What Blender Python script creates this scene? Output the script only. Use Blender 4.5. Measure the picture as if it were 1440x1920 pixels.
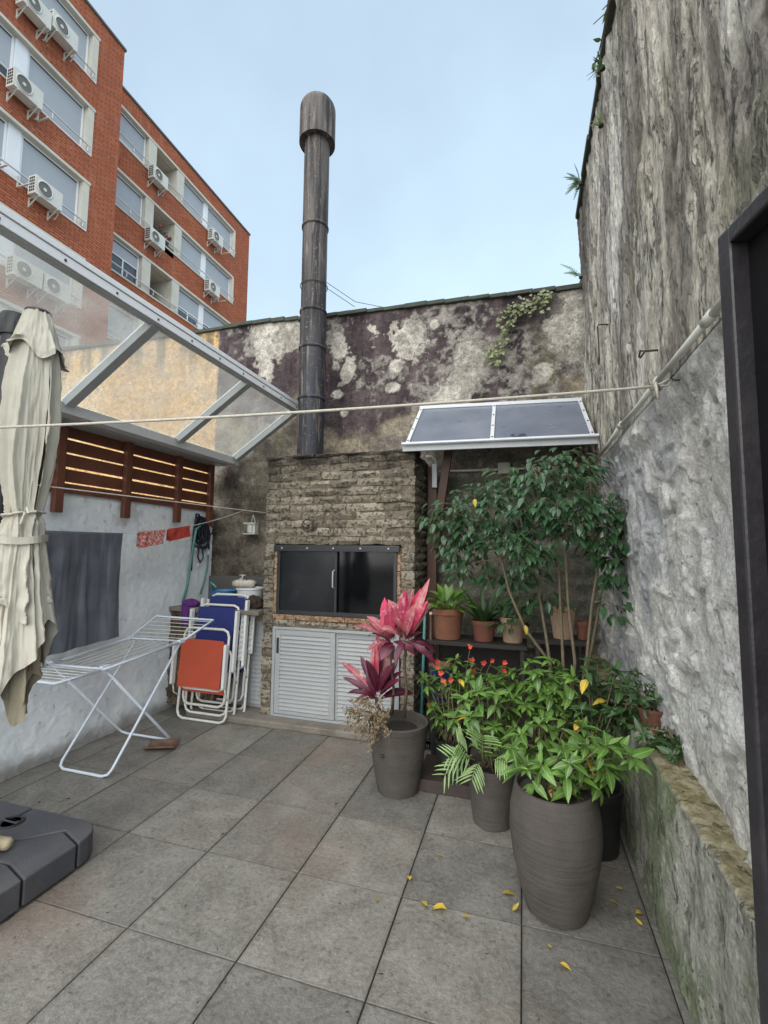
import bpy, math, random
import numpy as np
from mathutils import Vector, Matrix, Euler
R = math.radians
random.seed(7)
for o in list(bpy.data.objects): bpy.data.objects.remove(o)
S = bpy.context.scene
COL = S.collection

# ------------------------------------------------------------------ camera
FPX, PITCH, YAW, ROLL, EYE = 858.54, .0838634, .2941628, .009326, 1.52
fwd = Vector((-math.sin(YAW)*math.cos(PITCH), math.cos(YAW)*math.cos(PITCH), math.sin(PITCH)))
rt0 = Vector((math.cos(YAW), math.sin(YAW), 0)); up0 = rt0.cross(fwd)
rt = rt0*math.cos(ROLL) + up0*math.sin(ROLL); up = up0*math.cos(ROLL) - rt0*math.sin(ROLL)
cam_d = bpy.data.cameras.new('camera'); cam = bpy.data.objects.new('camera', cam_d); COL.objects.link(cam)
cam.matrix_world = Matrix(((rt.x, up.x, -fwd.x, 0), (rt.y, up.y, -fwd.y, 0), (rt.z, up.z, -fwd.z, EYE), (0, 0, 0, 1)))
cam_d.sensor_fit = 'HORIZONTAL'; cam_d.sensor_width = 36; cam_d.lens = FPX/1440*36
cam_d.clip_start = .02; cam_d.clip_end = 2000
S.camera = cam
S.render.resolution_x = 768; S.render.resolution_y = 1024

def on(x, y, ax, v):
    """photo pixel -> world point on the plane ax = v"""
    d = rt*((x-720)/FPX) - up*((y-960)/FPX) + fwd
    i = 'XYZ'.index(ax); c = Vector((0, 0, EYE))
    return c + d*((v-c[i])/d[i])

# ------------------------------------------------------------------ light
SUN_EL, SUN_AZ = 44, 184          # elevation, compass bearing the light comes from
W = bpy.data.worlds.new('World'); S.world = W; W.use_nodes = True
nt = W.node_tree; nt.nodes.clear()
sky = nt.nodes.new('ShaderNodeTexSky'); sky.sky_type = 'NISHITA'; sky.sun_disc = False
sky.sun_elevation = R(SUN_EL); sky.sun_rotation = R(SUN_AZ); sky.air_density = 1.0; sky.dust_density = 3.0; sky.ozone_density = 1.2
hs = nt.nodes.new('ShaderNodeHueSaturation'); hs.inputs['Saturation'].default_value = .62; hs.inputs['Value'].default_value = 1.0
tc = nt.nodes.new('ShaderNodeTexCoord'); nz = nt.nodes.new('ShaderNodeTexNoise'); nz.inputs['Scale'].default_value = 1.6; nz.inputs['Detail'].default_value = 5
cl = nt.nodes.new('ShaderNodeMapRange'); cl.inputs[1].default_value = .3; cl.inputs[2].default_value = .8; cl.inputs[3].default_value = .3; cl.inputs[4].default_value = .6
mx = nt.nodes.new('ShaderNodeMix'); mx.data_type = 'RGBA'; mx.inputs[7].default_value = (5.4, 7.2, 8.6, 1)   # thin high cloud veil
bg = nt.nodes.new('ShaderNodeBackground'); bg.inputs['Strength'].default_value = .070
wo = nt.nodes.new('ShaderNodeOutputWorld')
nt.links.new(sky.outputs[0], hs.inputs['Color']); nt.links.new(hs.outputs[0], mx.inputs[6])
nt.links.new(tc.outputs['Generated'], nz.inputs['Vector']); nt.links.new(nz.outputs['Fac'], cl.inputs[0]); nt.links.new(cl.outputs[0], mx.inputs[0])
nt.links.new(mx.outputs[2], bg.inputs['Color']); nt.links.new(bg.outputs[0], wo.inputs[0])
sd = bpy.data.lights.new('sun', 'SUN'); sun = bpy.data.objects.new('sun', sd); COL.objects.link(sun)
sd.energy = 1.5; sd.angle = R(105); sd.color = (1, .97, .92)
az, el = R(SUN_AZ), R(SUN_EL)
sdir = Vector((math.sin(az)*math.cos(el), math.cos(az)*math.cos(el), math.sin(el)))
sun.rotation_euler = (-sdir).to_track_quat('-Z', 'Y').to_euler(); sun.location = (0, 0, 30)
S.view_settings.view_transform = 'Standard'; S.view_settings.look = 'None'
S.view_settings.exposure = 1.48; S.view_settings.gamma = 1.0; S.view_settings.use_curve_mapping = False

# ------------------------------------------------------------------ numpy noise
def _h(i, j, s):
    h = (i.astype(np.int64)*374761393 + j.astype(np.int64)*668265263 + s*974634777) & 0xffffffff
    h = ((h ^ (h >> 13))*1274126177) & 0xffffffff
    return ((h ^ (h >> 16)) & 0xffff)/65535.
def vn(x, y, s=0):
    x = np.asarray(x, float); y = np.asarray(y, float)
    i = np.floor(x); j = np.floor(y); u = x-i; v = y-j
    u = u*u*u*(u*(u*6-15)+10); v = v*v*v*(v*(v*6-15)+10)
    return (_h(i, j, s)*(1-u)+_h(i+1, j, s)*u)*(1-v) + (_h(i, j+1, s)*(1-u)+_h(i+1, j+1, s)*u)*v
def fbm(x, y, s=0, o=5, g=.5):
    t = 0; a = 1; n = 0
    for k in range(o):
        t = t + a*vn(x*2**k, y*2**k, s+k*17); n += a; a *= g
    return t/n
def ridged(x, y, s=0, o=4):
    t = 0; a = 1; n = 0
    for k in range(o):
        t = t + a*(1-np.abs(2*vn(x*2**k, y*2**k, s+k*31)-1)); n += a; a *= .5
    return t/n
def sst(a, b, x): 
    t = np.clip((x-a)/(b-a), 0, 1); return t*t*(3-2*t)
def lerp(a, b, t):
    a = np.asarray(a, float); b = np.asarray(b, float); return a + (b-a)*np.asarray(t)[..., None]

# ------------------------------------------------------------------ mesh builder
class MB:
    def __init__(s): s.v = []; s.f = []
    def add(s, vs, fs):
        n = len(s.v); s.v += [tuple(p) for p in vs]; s.f += [tuple(n+i for i in f) for f in fs]; return s
    def box(s, a, b, M=None):
        x0, y0, z0 = a; x1, y1, z1 = b
        vs = [Vector(p) for p in ((x0,y0,z0),(x1,y0,z0),(x1,y1,z0),(x0,y1,z0),(x0,y0,z1),(x1,y0,z1),(x1,y1,z1),(x0,y1,z1))]
        if M: vs = [M @ p for p in vs]
        return s.add(vs, ((0,3,2,1),(4,5,6,7),(0,1,5,4),(1,2,6,5),(2,3,7,6),(3,0,4,7)))
    def beam(s, p, q, w, h, upv=(0,0,1)):
        p = Vector(p); q = Vector(q); d = (q-p); L = d.length; d.normalize(); u = Vector(upv)
        r = d.cross(u)
        if r.length < 1e-4: r = d.cross(Vector((1,0,0)))
        r.normalize(); u = r.cross(d)
        M = Matrix(((r.x,d.x,u.x,p.x),(r.y,d.y,u.y,p.y),(r.z,d.z,u.z,p.z),(0,0,0,1)))
        return s.box((-w/2,0,-h/2),(w/2,L,h/2),M)
    def tube(s, pts, rad, n=8, cap=True):
        pts = [Vector(p) for p in pts]; m = len(pts)
        rad = rad if hasattr(rad, '__len__') else [rad]*m
        ref = None; rings = []; base = len(s.v)
        for i, p in enumerate(pts):
            t = (pts[min(i+1,m-1)]-pts[max(i-1,0)]).normalized()
            if ref is None:
                ref = t.orthogonal().normalized()
            else:
                ref = (ref - t*ref.dot(t)); ref = ref.normalized() if ref.length > 1e-5 else t.orthogonal().normalized()
            b = t.cross(ref)
            s.v += [tuple(p + (ref*math.cos(2*math.pi*k/n)+b*math.sin(2*math.pi*k/n))*rad[i]) for k in range(n)]
        for i in range(m-1):
            for k in range(n):
                a = base+i*n+k; c = base+i*n+(k+1)%n
                s.f.append((a, c, c+n, a+n))
        if cap:
            s.f.append(tuple(base+k for k in range(n))[::-1]); s.f.append(tuple(base+(m-1)*n+k for k in range(n)))
        return s
    def lathe(s, prof, c=(0,0,0), n=32, jit=0):
        base = len(s.v); m = len(prof)
        for i, (r, z) in enumerate(prof):
            for k in range(n):
                a = 2*math.pi*k/n; s.v.append((c[0]+r*math.cos(a), c[1]+r*math.sin(a), c[2]+z))
        for i in range(m-1):
            for k in range(n):
                a = base+i*n+k; b = base+i*n+(k+1)%n; s.f.append((a, b, b+n, a+n))
        if prof[0][0] > 1e-5: s.f.append(tuple(base+k for k in range(n))[::-1])
        if prof[-1][0] > 1e-5: s.f.append(tuple(base+(m-1)*n+k for k in range(n)))
        return s
    def mesh(s, name, m=None, smooth=False, bevel=0):
        me = bpy.data.meshes.new(name); me.from_pydata(s.v, [], s.f); me.update()
        if m: me.materials.append(m)
        if smooth: me.polygons.foreach_set('use_smooth', [True]*len(me.polygons))
        return me
    def obj(s, name, m=None, parent=None, smooth=False, bevel=0, auto=None):
        o = link(name, s.mesh(name, m, smooth), parent)
        if bevel:
            b = o.modifiers.new('bevel', 'BEVEL'); b.width = bevel; b.segments = 2; b.limit_method = 'ANGLE'
        if auto:
            o.data.polygons.foreach_set('use_smooth', [True]*len(o.data.polygons))
            try: o.data.set_sharp_from_angle(angle=R(auto))
            except Exception: pass
        return o
def wm(o):
    return (wm(o.parent) @ o.matrix_parent_inverse if o.parent else Matrix.Identity(4)) @ (o.matrix_basis if o.type != 'EMPTY' else Matrix.Translation(o.location))
def link(name, me, parent=None, M=None):
    o = bpy.data.objects.new(name, me); COL.objects.link(o)
    if M is not None: o.matrix_basis = M
    if parent is not None:
        o.parent = parent; o.matrix_parent_inverse = wm(parent).inverted()
    return o
def tag(o, label=None, cat=None, group=None, kind=None):
    if label: o['label'] = label
    if cat: o['category'] = cat
    if group: o['group'] = group
    if kind: o['kind'] = kind
    return o
def thing(name, loc, label, cat, group=None):
    o = bpy.data.objects.new(name, None); COL.objects.link(o); o.location = loc; o.empty_display_size = .1
    return tag(o, label, cat, group)
def grid_mesh(name, P, m, cols=None, smooth=True):
    """P: array (nu, nv, 3) -> mesh, optional colours (nu, nv, 3) as attribute Col"""
    nu, nv = P.shape[:2]; me = bpy.data.meshes.new(name)
    idx = np.arange(nu*nv).reshape(nu, nv)
    q = np.stack([idx[:-1,:-1], idx[1:,:-1], idx[1:,1:], idx[:-1,1:]], -1).reshape(-1, 4)
    me.vertices.add(nu*nv); me.vertices.foreach_set('co', P.reshape(-1).astype(np.float32))
    me.loops.add(q.size); me.loops.foreach_set('vertex_index', q.reshape(-1).astype(np.int32))
    me.polygons.add(len(q)); me.polygons.foreach_set('loop_start', np.arange(0, q.size, 4, dtype=np.int32))
    me.polygons.foreach_set('loop_total', np.full(len(q), 4, dtype=np.int32)) if bpy.app.version < (4,1) else None
    me.update(calc_edges=True); me.validate()
    if cols is not None:
        a = me.attributes.new('Col', 'FLOAT_COLOR', 'POINT')
        c4 = np.concatenate([np.clip(cols, .004, .9), np.ones(cols.shape[:2]+(1,))], -1)
        a.data.foreach_set('color', c4.reshape(-1).astype(np.float32))
    if smooth: me.polygons.foreach_set('use_smooth', [True]*len(me.polygons))
    me.materials.append(m); return me

# ------------------------------------------------------------------ materials
class ND:
    def __init__(s, name):
        s.m = bpy.data.materials.new(name); s.m.use_nodes = True; s.t = s.m.node_tree; s.t.nodes.clear()
        s.out = s.n('ShaderNodeOutputMaterial'); s.b = s.n('ShaderNodeBsdfPrincipled'); s.l(s.b.outputs[0], s.out.inputs[0])
        s.pos = s.n('ShaderNodeNewGeometry').outputs['Position']
    def n(s, k): return s.t.nodes.new(k)
    def l(s, a, b): s.t.links.new(a, b)
    def put(s, sock, v):
        if hasattr(v, 'is_output'): s.l(v, sock)
        elif hasattr(v, '__len__') and len(v) == 3 and sock.type == 'RGBA': sock.default_value = (*v, 1)
        else: sock.default_value = v
    def map(s, sc=(1,1,1), loc=(0,0,0), rot=(0,0,0), v=None):
        n = s.n('ShaderNodeMapping'); s.l(v or s.pos, n.inputs[0]); n.inputs['Scale'].default_value = sc; n.inputs['Location'].default_value = loc; n.inputs['Rotation'].default_value = rot
        return n.outputs[0]
    def noise(s, scale, detail=4, rough=.55, v=None, dist=0):
        n = s.n('ShaderNodeTexNoise'); s.l(v or s.pos, n.inputs['Vector']); n.inputs['Scale'].default_value = scale; n.inputs['Detail'].default_value = detail
        n.inputs['Roughness'].default_value = rough; n.inputs['Distortion'].default_value = dist; return n.outputs['Fac']
    def vor(s, scale, v=None, feat='F1'):
        n = s.n('ShaderNodeTexVoronoi'); n.feature = feat; s.l(v or s.pos, n.inputs['Vector']); n.inputs['Scale'].default_value = scale; return n.outputs['Distance']
    def rng(s, f, a, b, c=0., d=1.):
        n = s.n('ShaderNodeMapRange'); s.put(n.inputs[0], f); 
        for i, q in enumerate((a, b, c, d)): n.inputs[i+1].default_value = q
        return n.outputs[0]
    def math(s, op, a, b=0.):
        n = s.n('ShaderNodeMath'); n.operation = op; s.put(n.inputs[0], a); s.put(n.inputs[1], b); return n.outputs[0]
    def mix(s, f, a, b, mode='MIX'):
        n = s.n('ShaderNodeMix'); n.data_type = 'RGBA'; n.blend_type = mode; s.put(n.inputs[0], f); s.put(n.inputs[6], a); s.put(n.inputs[7], b); return n.outputs[2]
    def bump(s, h, st=.3, d=.01, nrm=None):
        n = s.n('ShaderNodeBump'); s.put(n.inputs['Height'], h); n.inputs['Strength'].default_value = st; n.inputs['Distance'].default_value = d
        if nrm: s.l(nrm, n.inputs['Normal'])
        return n.outputs[0]
    def rand(s): return s.n('ShaderNodeObjectInfo').outputs['Random']
    def attr(s):
        n = s.n('ShaderNodeAttribute'); n.attribute_name = 'Col'; return n.outputs['Color']
    def done(s, col=None, rough=None, nrm=None, metal=None, spec=None, **k):
        if col is not None: s.put(s.b.inputs['Base Color'], col)
        if rough is not None: s.put(s.b.inputs['Roughness'], rough)
        if nrm is not None: s.l(nrm, s.b.inputs['Normal'])
        if metal is not None: s.b.inputs['Metallic'].default_value = metal
        if spec is not None: s.b.inputs['Specular IOR Level'].default_value = spec
        for q, v in k.items(): s.put(s.b.inputs[q], v)
        return s.m
def plain(name, c, rough=.5, var=.25, scale=8, metal=0, bump=.15, bs=60, objvar=0., spec=.5, dirt=None):
    """paint / plastic / cloth: colour broken up by two noises, light relief, optional dirt tint"""
    d = ND(name); a = d.noise(scale, 6); b = d.noise(scale*9, 3)
    f = d.math('ADD', d.math('MULTIPLY', a, .7), d.math('MULTIPLY', b, .3))
    lo = tuple(x*(1-var) for x in c); hi = tuple(min(.95, x*(1+var)) for x in c)
    col = d.mix(d.rng(f, .3, .7), lo, hi)
    if dirt: col = d.mix(d.rng(d.noise(scale*.6, 7, .65), .5, .72, 0, dirt[1]), col, dirt[0])
    if objvar:
        col = d.mix(1., col, d.mix(d.rand(), (1-objvar,)*3, (1+objvar,)*3), 'MULTIPLY')
    return d.done(col, d.rng(f, .3, .7, max(0, rough-.1), min(1, rough+.1)), d.bump(d.noise(bs, 4), bump, .01), metal, spec)
def vcol(name, rough=.9, fine=((40, .35),), bump=((60, .5, .01),), stretch=(1,1,1), marks=()):
    d = ND(name); c = d.attr(); v = d.map(stretch); mh = None
    for sc, st, a, b, am, col, rel in marks:      # sharp edged marks: scale, stretch, threshold pair, amount, colour, relief
        f = d.rng(d.noise(sc, 8, .68, d.map(st), .4), a, b); c = d.mix(d.math('MULTIPLY', f, am), c, col); h = d.math('MULTIPLY', f, rel); mh = h if mh is None else d.math('ADD', mh, h)
    for sc, am in fine:
        c = d.mix(1., c, d.mix(d.rng(d.noise(sc, 5, .6, v), .3, .7), (1-am,)*3, (1+am,)*3), 'MULTIPLY')
    nr = d.bump(mh, 1., .012) if mh is not None else None
    for sc, st, ds in bump: nr = d.bump(d.noise(sc, 6, .65, v), st, ds, nr)
    return d.done(c, rough, nr, spec=.25)

def leafmat(name, c1, c2, rough=.38, edge=None, base=None):
    d = ND(name); f = d.noise(14, 2); r = d.rand()
    col = d.mix(d.rng(f, .3, .7), c1, c2)
    col = d.mix(1., col, d.mix(r, (.7,.7,.7), (1.35,1.35,1.25)), 'MULTIPLY')
    if edge: col = d.mix(d.rng(d.noise(30, 3), .55, .7), col, edge)
    lo = d.n('ShaderNodeTexCoord').outputs['Object']; sx = d.n('ShaderNodeSeparateXYZ'); d.l(lo, sx.inputs[0])
    rib = d.rng(d.math('ABSOLUTE', sx.outputs[0]), .0008, .0022, .55, 0.); col = d.mix(rib, col, tuple(min(.9, x*2.2+.02) for x in c2))
    if base: col = d.mix(d.rng(d.math('ADD', sx.outputs[1], d.math('MULTIPLY', f, .05)), .05, .14, .9, 0.), col, base)
    col = d.mix(d.rng(d.noise(22, 5, .7, d.map((1,1,1),(9,4,2))), .66, .72, 0, .6), col, (.16,.11,.04))
    d.b.inputs['Subsurface Weight'].default_value = 0
    m = d.done(col, rough, d.bump(d.noise(90, 2), .15, .004), spec=.5)
    tr = d.n('ShaderNodeBsdfTranslucent'); d.put(tr.inputs[0], col); ms = d.n('ShaderNodeMixShader'); ms.inputs[0].default_value = .25
    d.l(d.b.outputs[0], ms.inputs[1]); d.l(tr.outputs[0], ms.inputs[2]); d.l(ms.outputs[0], d.out.inputs[0]); return m
def glassmat(name, tint, haze, hazecol, rough=.03, refl=1.0):
    """see-through pane: transparent + dust film (diffuse) + fresnel reflection"""
    d = ND(name)
    tr = d.n('ShaderNodeBsdfTransparent'); tr.inputs[0].default_value = (*tint, 1)
    df = d.n('ShaderNodeBsdfDiffuse'); df.inputs[0].default_value = (*hazecol, 1)
    tl = d.n('ShaderNodeBsdfTranslucent'); tl.inputs[0].default_value = (*hazecol, 1)
    dd = d.n('ShaderNodeMixShader'); dd.inputs[0].default_value = .5; d.l(df.outputs[0], dd.inputs[1]); d.l(tl.outputs[0], dd.inputs[2])
    m1 = d.n('ShaderNodeMixShader'); d.l(d.rng(d.noise(5, 6, .6), .3, .75, haze*.6, haze*1.5), m1.inputs[0]); d.l(tr.outputs[0], m1.inputs[1]); d.l(dd.outputs[0], m1.inputs[2])
    gl = d.n('ShaderNodeBsdfGlossy'); gl.inputs['Roughness'].default_value = rough
    lw = d.n('ShaderNodeLayerWeight'); lw.inputs[0].default_value = .5
    fr = d.math('ADD', d.math('MULTIPLY', d.math('POWER', lw.outputs['Facing'], 4.), .6*refl), .045*refl)
    m2 = d.n('ShaderNodeMixShader'); d.l(fr, m2.inputs[0]); d.l(m1.outputs[0], m2.inputs[1]); d.l(gl.outputs[0], m2.inputs[2])
    d.l(m2.outputs[0], d.out.inputs[0]); return d.m

m_white = plain('white_paint', (.70,.72,.75), .55, .05, 4, dirt=((.45,.45,.44), .25))
m_alu = plain('white_aluminium', (.62,.64,.66), .35, .06, 6, dirt=((.3,.3,.29), .25))
m_alugrey = plain('grey_aluminium', (.40,.42,.43), .38, .08, 5, dirt=((.2,.2,.19), .3))
m_chair = plain('chair_tube', (.66,.66,.62), .35, .06, 10, dirt=((.4,.36,.3), .3))
m_rack = plain('rack_wire', (.62,.68,.76), .35, .05, 10)
m_black = plain('black_steel', (.0045,.004,.005), .5, .3, 5, bump=.08, spec=.22)
m_bframe = plain('black_frame', (.022,.023,.026), .4, .2, 6)
m_dgrey = plain('dark_grey_plastic', (.060,.062,.072), .55, .16, 7, bump=.35, bs=180, dirt=((.11,.105,.10), .5))
m_wood = plain('stained_wood', (.15,.052,.03), .5, .35, 6, bump=.3)
m_post = plain('brown_steel', (.085,.036,.022), .5, .25, 5, dirt=((.05,.03,.022), .6))
m_cream = plain('cream_canvas', (.46,.44,.37), .85, .07, 5, bump=.25, bs=260, dirt=((.30,.275,.21), .45))
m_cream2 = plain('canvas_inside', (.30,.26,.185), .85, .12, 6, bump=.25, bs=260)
m_rope = plain('cream_rope', (.50,.47,.40), .8, .2, 60, bump=.6, bs=300)
m_cord = plain('white_cord', (.62,.61,.57), .7, .1, 60)
m_iron = plain('rusty_iron', (.045,.032,.026), .7, .3, 20, bump=.5)
m_soil = plain('soil', (.028,.021,.016), .95, .4, 40, bump=1, bs=90)
m_pvc = plain('white_pvc', (.58,.58,.53), .45, .08, 8, dirt=((.3,.27,.2), .4))
m_terra = plain('terracotta', (.24,.10,.058), .85, .22, 9, dirt=((.12,.075,.055), .8))
m_terra2 = plain('dark_terracotta', (.17,.065,.042), .75, .2, 9, dirt=((.1,.05,.04), .5))
m_ribpot = plain('beige_pot', (.36,.25,.17), .8, .15, 9)
m_blkpot = plain('black_plastic_pot', (.018,.018,.019), .5, .25, 12)
m_bluepot = plain('blue_glaze', (.025,.045,.14), .3, .2, 10)
m_twig = plain('twig_bark', (.15,.12,.075), .85, .35, 30, bump=.5)
m_drytwig = plain('dry_twig', (.20,.12,.07), .9, .35, 30)
m_cstem = plain('cordyline_stem', (.09,.06,.045), .8, .3, 30)
m_glass = glassmat('roof_glass', (.90,.92,.90), .25, (.85,.84,.82))
m_ridge = plain('white_ridge_trim', (.82,.84,.86), .35, .03, 6)
m_strip = plain('aluminium_strip', (.56,.58,.60), .35, .05, 7, dirt=((.4,.4,.38), .3))

def pot_mat(name, c):
    d = ND(name); z = d.map((1.2,1.2,34)); rip = d.noise(1.5, 3, .5, z)
    f = d.noise(9, 6); col = d.mix(d.rng(f, .3, .7), tuple(x*.82 for x in c), tuple(x*1.15 for x in c))
    col = d.mix(d.rng(d.noise(160, 2), .35, .7, 0, .35), col, tuple(x*.6 for x in c))
    n1 = d.bump(rip, .45, .010); return d.done(col, .85, d.bump(d.noise(170, 3), .4, .006, n1), spec=.25)
m_fibre = pot_mat('fibre_pot', (.088,.078,.069))

def tile_mat():
    d = ND('stone_tile'); a = d.noise(3.2, 7, .62); b = d.noise(26, 5, .65); c = d.noise(1.1, 5)
    v = d.rand(); off = d.n('ShaderNodeVectorMath'); off.operation = 'ADD'; d.l(d.pos, off.inputs[0])
    cx = d.n('ShaderNodeCombineXYZ'); d.l(d.math('MULTIPLY', v, 37.), cx.inputs[0]); d.l(d.math('MULTIPLY', v, 91.), cx.inputs[1]); d.l(cx.outputs[0], off.inputs[1])
    e = d.noise(5.5, 8, .68, off.outputs[0], .6)
    f2 = d.noise(48, 6, .7); col = d.mix(d.rng(d.math('ADD', d.math('MULTIPLY', e, .45), d.math('MULTIPLY', f2, .55)), .38, .62), (.118,.11,.096), (.25,.24,.215))
    col = d.mix(d.rng(a, .52, .72, 0, .35), col, (.29,.28,.255))
    col = d.mix(d.rng(c, .52, .66, 0, .45), col, (.19,.13,.10))          # reddish damp bloom
    col = d.mix(d.rng(b, .60, .66, 0, .6), col, (.075,.07,.062))
    col = d.mix(d.rng(d.noise(95, 4, .7), .64, .68, 0, .75), col, (.05,.046,.04))
    col = d.mix(d.rng(d.noise(70, 4, .7, d.map((1,1,1),(5,2,0))), .66, .69, 0, .5), col, (.40,.39,.36))
    ob = d.n('ShaderNodeTexCoord').outputs['Object']; so = d.n('ShaderNodeSeparateXYZ'); d.l(ob, so.inputs[0])   # dirt worked in along the joints
    ed = d.math('MAXIMUM', d.math('ABSOLUTE', so.outputs[0]), d.math('ABSOLUTE', so.outputs[1]))
    col = d.mix(d.rng(d.math('ADD', ed, d.math('MULTIPLY', d.noise(20, 6, .7), .045)), .252, .282, 0, .5), col, (.085,.076,.063))
    col = d.mix(1., col, d.mix(v, (.84,.84,.84), (1.14,1.13,1.11)), 'MULTIPLY')
    n = d.bump(e, .35, .02); n = d.bump(f2, .6, .008, n); n = d.bump(d.noise(120, 4), .4, .004, n)
    return d.done(col, d.rng(a, .35, .7, .42, .72), n, spec=.4)
m_tile = tile_mat()
m_grout = plain('grout', (.022,.02,.017), .95, .3, 20)
m_conc = plain('concrete', (.20,.18,.15), .9, .25, 6, bump=.6, bs=40, dirt=((.09,.08,.06), .7))

def brick_mat(name, dark, mid, lite, soot=True):
    d = ND(name); r = d.rand(); a = d.noise(7, 6, .6); b = d.noise(34, 6, .7)
    col = d.mix(d.rng(d.math('ADD', d.math('MULTIPLY', r, .55), d.math('MULTIPLY', a, .6)), .35, .85), mid, lite)
    col = d.mix(d.rng(b, .50, .58, 0, .9), col, dark)
    col = d.mix(d.rng(d.noise(16, 5, .7), .56, .68, 0, .6), col, tuple(min(.8, x*1.5) for x in lite))
    if soot:     # weathering of the top courses
        sp = d.n('ShaderNodeSeparateXYZ'); d.l(d.pos, sp.inputs[0])
        h = d.math('ADD', sp.outputs[2], d.math('MULTIPLY', d.noise(3.5, 6, .65), 1.1))
        col = d.mix(d.rng(h, 2.62, 2.95, 0, .88), col, (.030,.024,.021))
    n = d.bump(b, 1., .02); return d.done(col, .92, d.bump(d.noise(110, 4), .5, .006, n), spec=.2)
m_gbrick = brick_mat('grill_brick', (.06,.05,.038), (.19,.165,.125), (.36,.32,.25))
m_gside = m_gbrick
m_mortar = plain('mortar', (.16,.135,.10), .95, .35, 14, bump=.9, bs=50, dirt=((.05,.04,.03), .7))
m_cbrick = brick_mat('counter_brick', (.03,.022,.016), (.11,.08,.055), (.19,.145,.10), False)
m_fire = brick_mat('firebrick', (.16,.09,.05), (.34,.215,.13), (.44,.31,.20), False)
m_louvre = plain('louvre_aluminium', (.34,.355,.36), .42, .05, 6, dirt=((.3,.3,.28), .3))

def abrick():
    d = ND('apartment_brick'); sp = d.n('ShaderNodeSeparateXYZ'); d.l(d.pos, sp.inputs[0])
    cb = d.n('ShaderNodeCombineXYZ'); d.l(sp.outputs[1], cb.inputs[0]); d.l(sp.outputs[2], cb.inputs[1])
    bt = d.n('ShaderNodeTexBrick'); d.l(cb.outputs[0], bt.inputs['Vector']); bt.inputs['Scale'].default_value = 1
    bt.inputs['Brick Width'].default_value = .34; bt.inputs['Row Height'].default_value = .095; bt.inputs['Mortar Size'].default_value = .017
    bt.inputs['Color1'].default_value = (.36,.10,.045,1); bt.inputs['Color2'].default_value = (.50,.155,.072,1); bt.inputs['Mortar'].default_value = (.17,.07,.048,1); bt.inputs['Bias'].default_value = .1
    col = d.mix(d.rng(d.noise(.9, 6, .6), .4, .7, 0, .4), bt.outputs['Color'], (.26,.08,.045))
    col = d.mix(d.rng(d.noise(5, 8, .8), .60, .68, 0, .75), col, (.52,.36,.28)); col = d.mix(d.rng(d.noise(8, 6, .7, d.map((1,1,2.5))), .58, .68, 0, .6), col, (.12,.045,.03))
    col = d.mix(d.rng(d.noise(2.2, 5, .6, d.map((1,1,.35))), .56, .7, 0, .4), col, (.46,.20,.12))
    return d.done(col, .9, d.bump(bt.outputs['Fac'], .6, -.02), spec=.2)
m_abrick = abrick()
m_render = plain('cream_render', (.56,.54,.46), .85, .08, 2, dirt=((.35,.33,.27), .4))
m_bwhite = plain('window_white', (.74,.76,.78), .45, .04, 2)
def shutter():
    d = ND('roller_shutter'); w = d.n('ShaderNodeTexWave'); w.bands_direction = 'Z'; w.inputs['Scale'].default_value = 7.; d.l(d.pos, w.inputs[0])
    col = d.mix(d.rng(w.outputs['Fac'], 0, .25), (.27,.295,.325), (.385,.415,.445)); return d.done(col, .5, d.bump(w.outputs['Fac'], .3, .01))
m_shut = shutter()
m_pane = plain('dark_window_glass', (.035,.045,.055), .06, .2, 2, bump=0, spec=.8)
m_cope = plain('coping', (.10,.098,.09), .9, .3, 3)
m_acbody = plain('ac_enamel', (.60,.60,.55), .45, .05, 4, dirt=((.4,.38,.32), .3))
m_acfan = plain('ac_fan_grey', (.13,.13,.12), .5, .15, 20)
m_dark = plain('dark_hole', (.02,.02,.022), .7, .2, 9)

# ================================================================== GROUND
XL, XR, YB = -3.26, .61, 4.30              # left wall, right wall, back wall faces
g = MB(); g.add([(-60,-40,-.05),(60,-40,-.05),(60,90,-.05),(-60,90,-.05)], [(0,1,2,3)])
tag(g.obj('ground', m_conc), 'bare concrete ground under and around the patio', 'ground', kind='structure')
pf = MB().box((XL-.2,-1.6,-.046),(XR+.25,YB,-.007)).obj('patio_floor', m_grout)
tag(pf, 'patio floor of square grey stone tiles with dark joints', 'floor', kind='structure')
TX, TY, X0, Y0 = .5055, .4953, -.028, 1.594
def tile_mesh(w, d):
    b = .0016; h = .0035
    b2 = MB(); x, y = w/2, d/2
    b2.add([(-x,-y,-.012),(x,-y,-.012),(x,y,-.012),(-x,y,-.012),(-x,-y,-h+.002),(x,-y,-h+.002),(x,y,-h+.002),(-x,y,-h+.002),(-x+b,-y+b,0),(x-b,-y+b,0),(x-b,y-b,0),(-x+b,y-b,0)],
           [(0,1,5,4),(1,2,6,5),(2,3,7,6),(3,0,4,7),(4,5,9,8),(5,6,10,9),(6,7,11,10),(7,4,8,11),(8,9,10,11)])
    return b2.mesh('floor_tile', m_tile)
cache = {}
for i in range(-7, 3):
    for j in range(-6, 6):
        x0 = max(X0+i*TX, XL); x1 = min(X0+(i+1)*TX, XR); y0 = Y0+j*TY; y1 = min(y0+TY, YB)
        if x1-x0 < .05 or y1-y0 < .05: continue
        k = (round(x1-x0,3), round(y1-y0,3))
        if k not in cache: cache[k] = tile_mesh(k[0]-.0055, k[1]-.0055)
        M = Matrix.Translation(((x0+x1)/2, (y0+y1)/2, random.uniform(-.0008,.0004))) @ Euler((R(random.uniform(-.09,.09)), R(random.uniform(-.09,.09)), R(random.uniform(-.12,.12)))).to_matrix().to_4x4()
        link('floor_tile', cache[k], pf, M)

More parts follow.
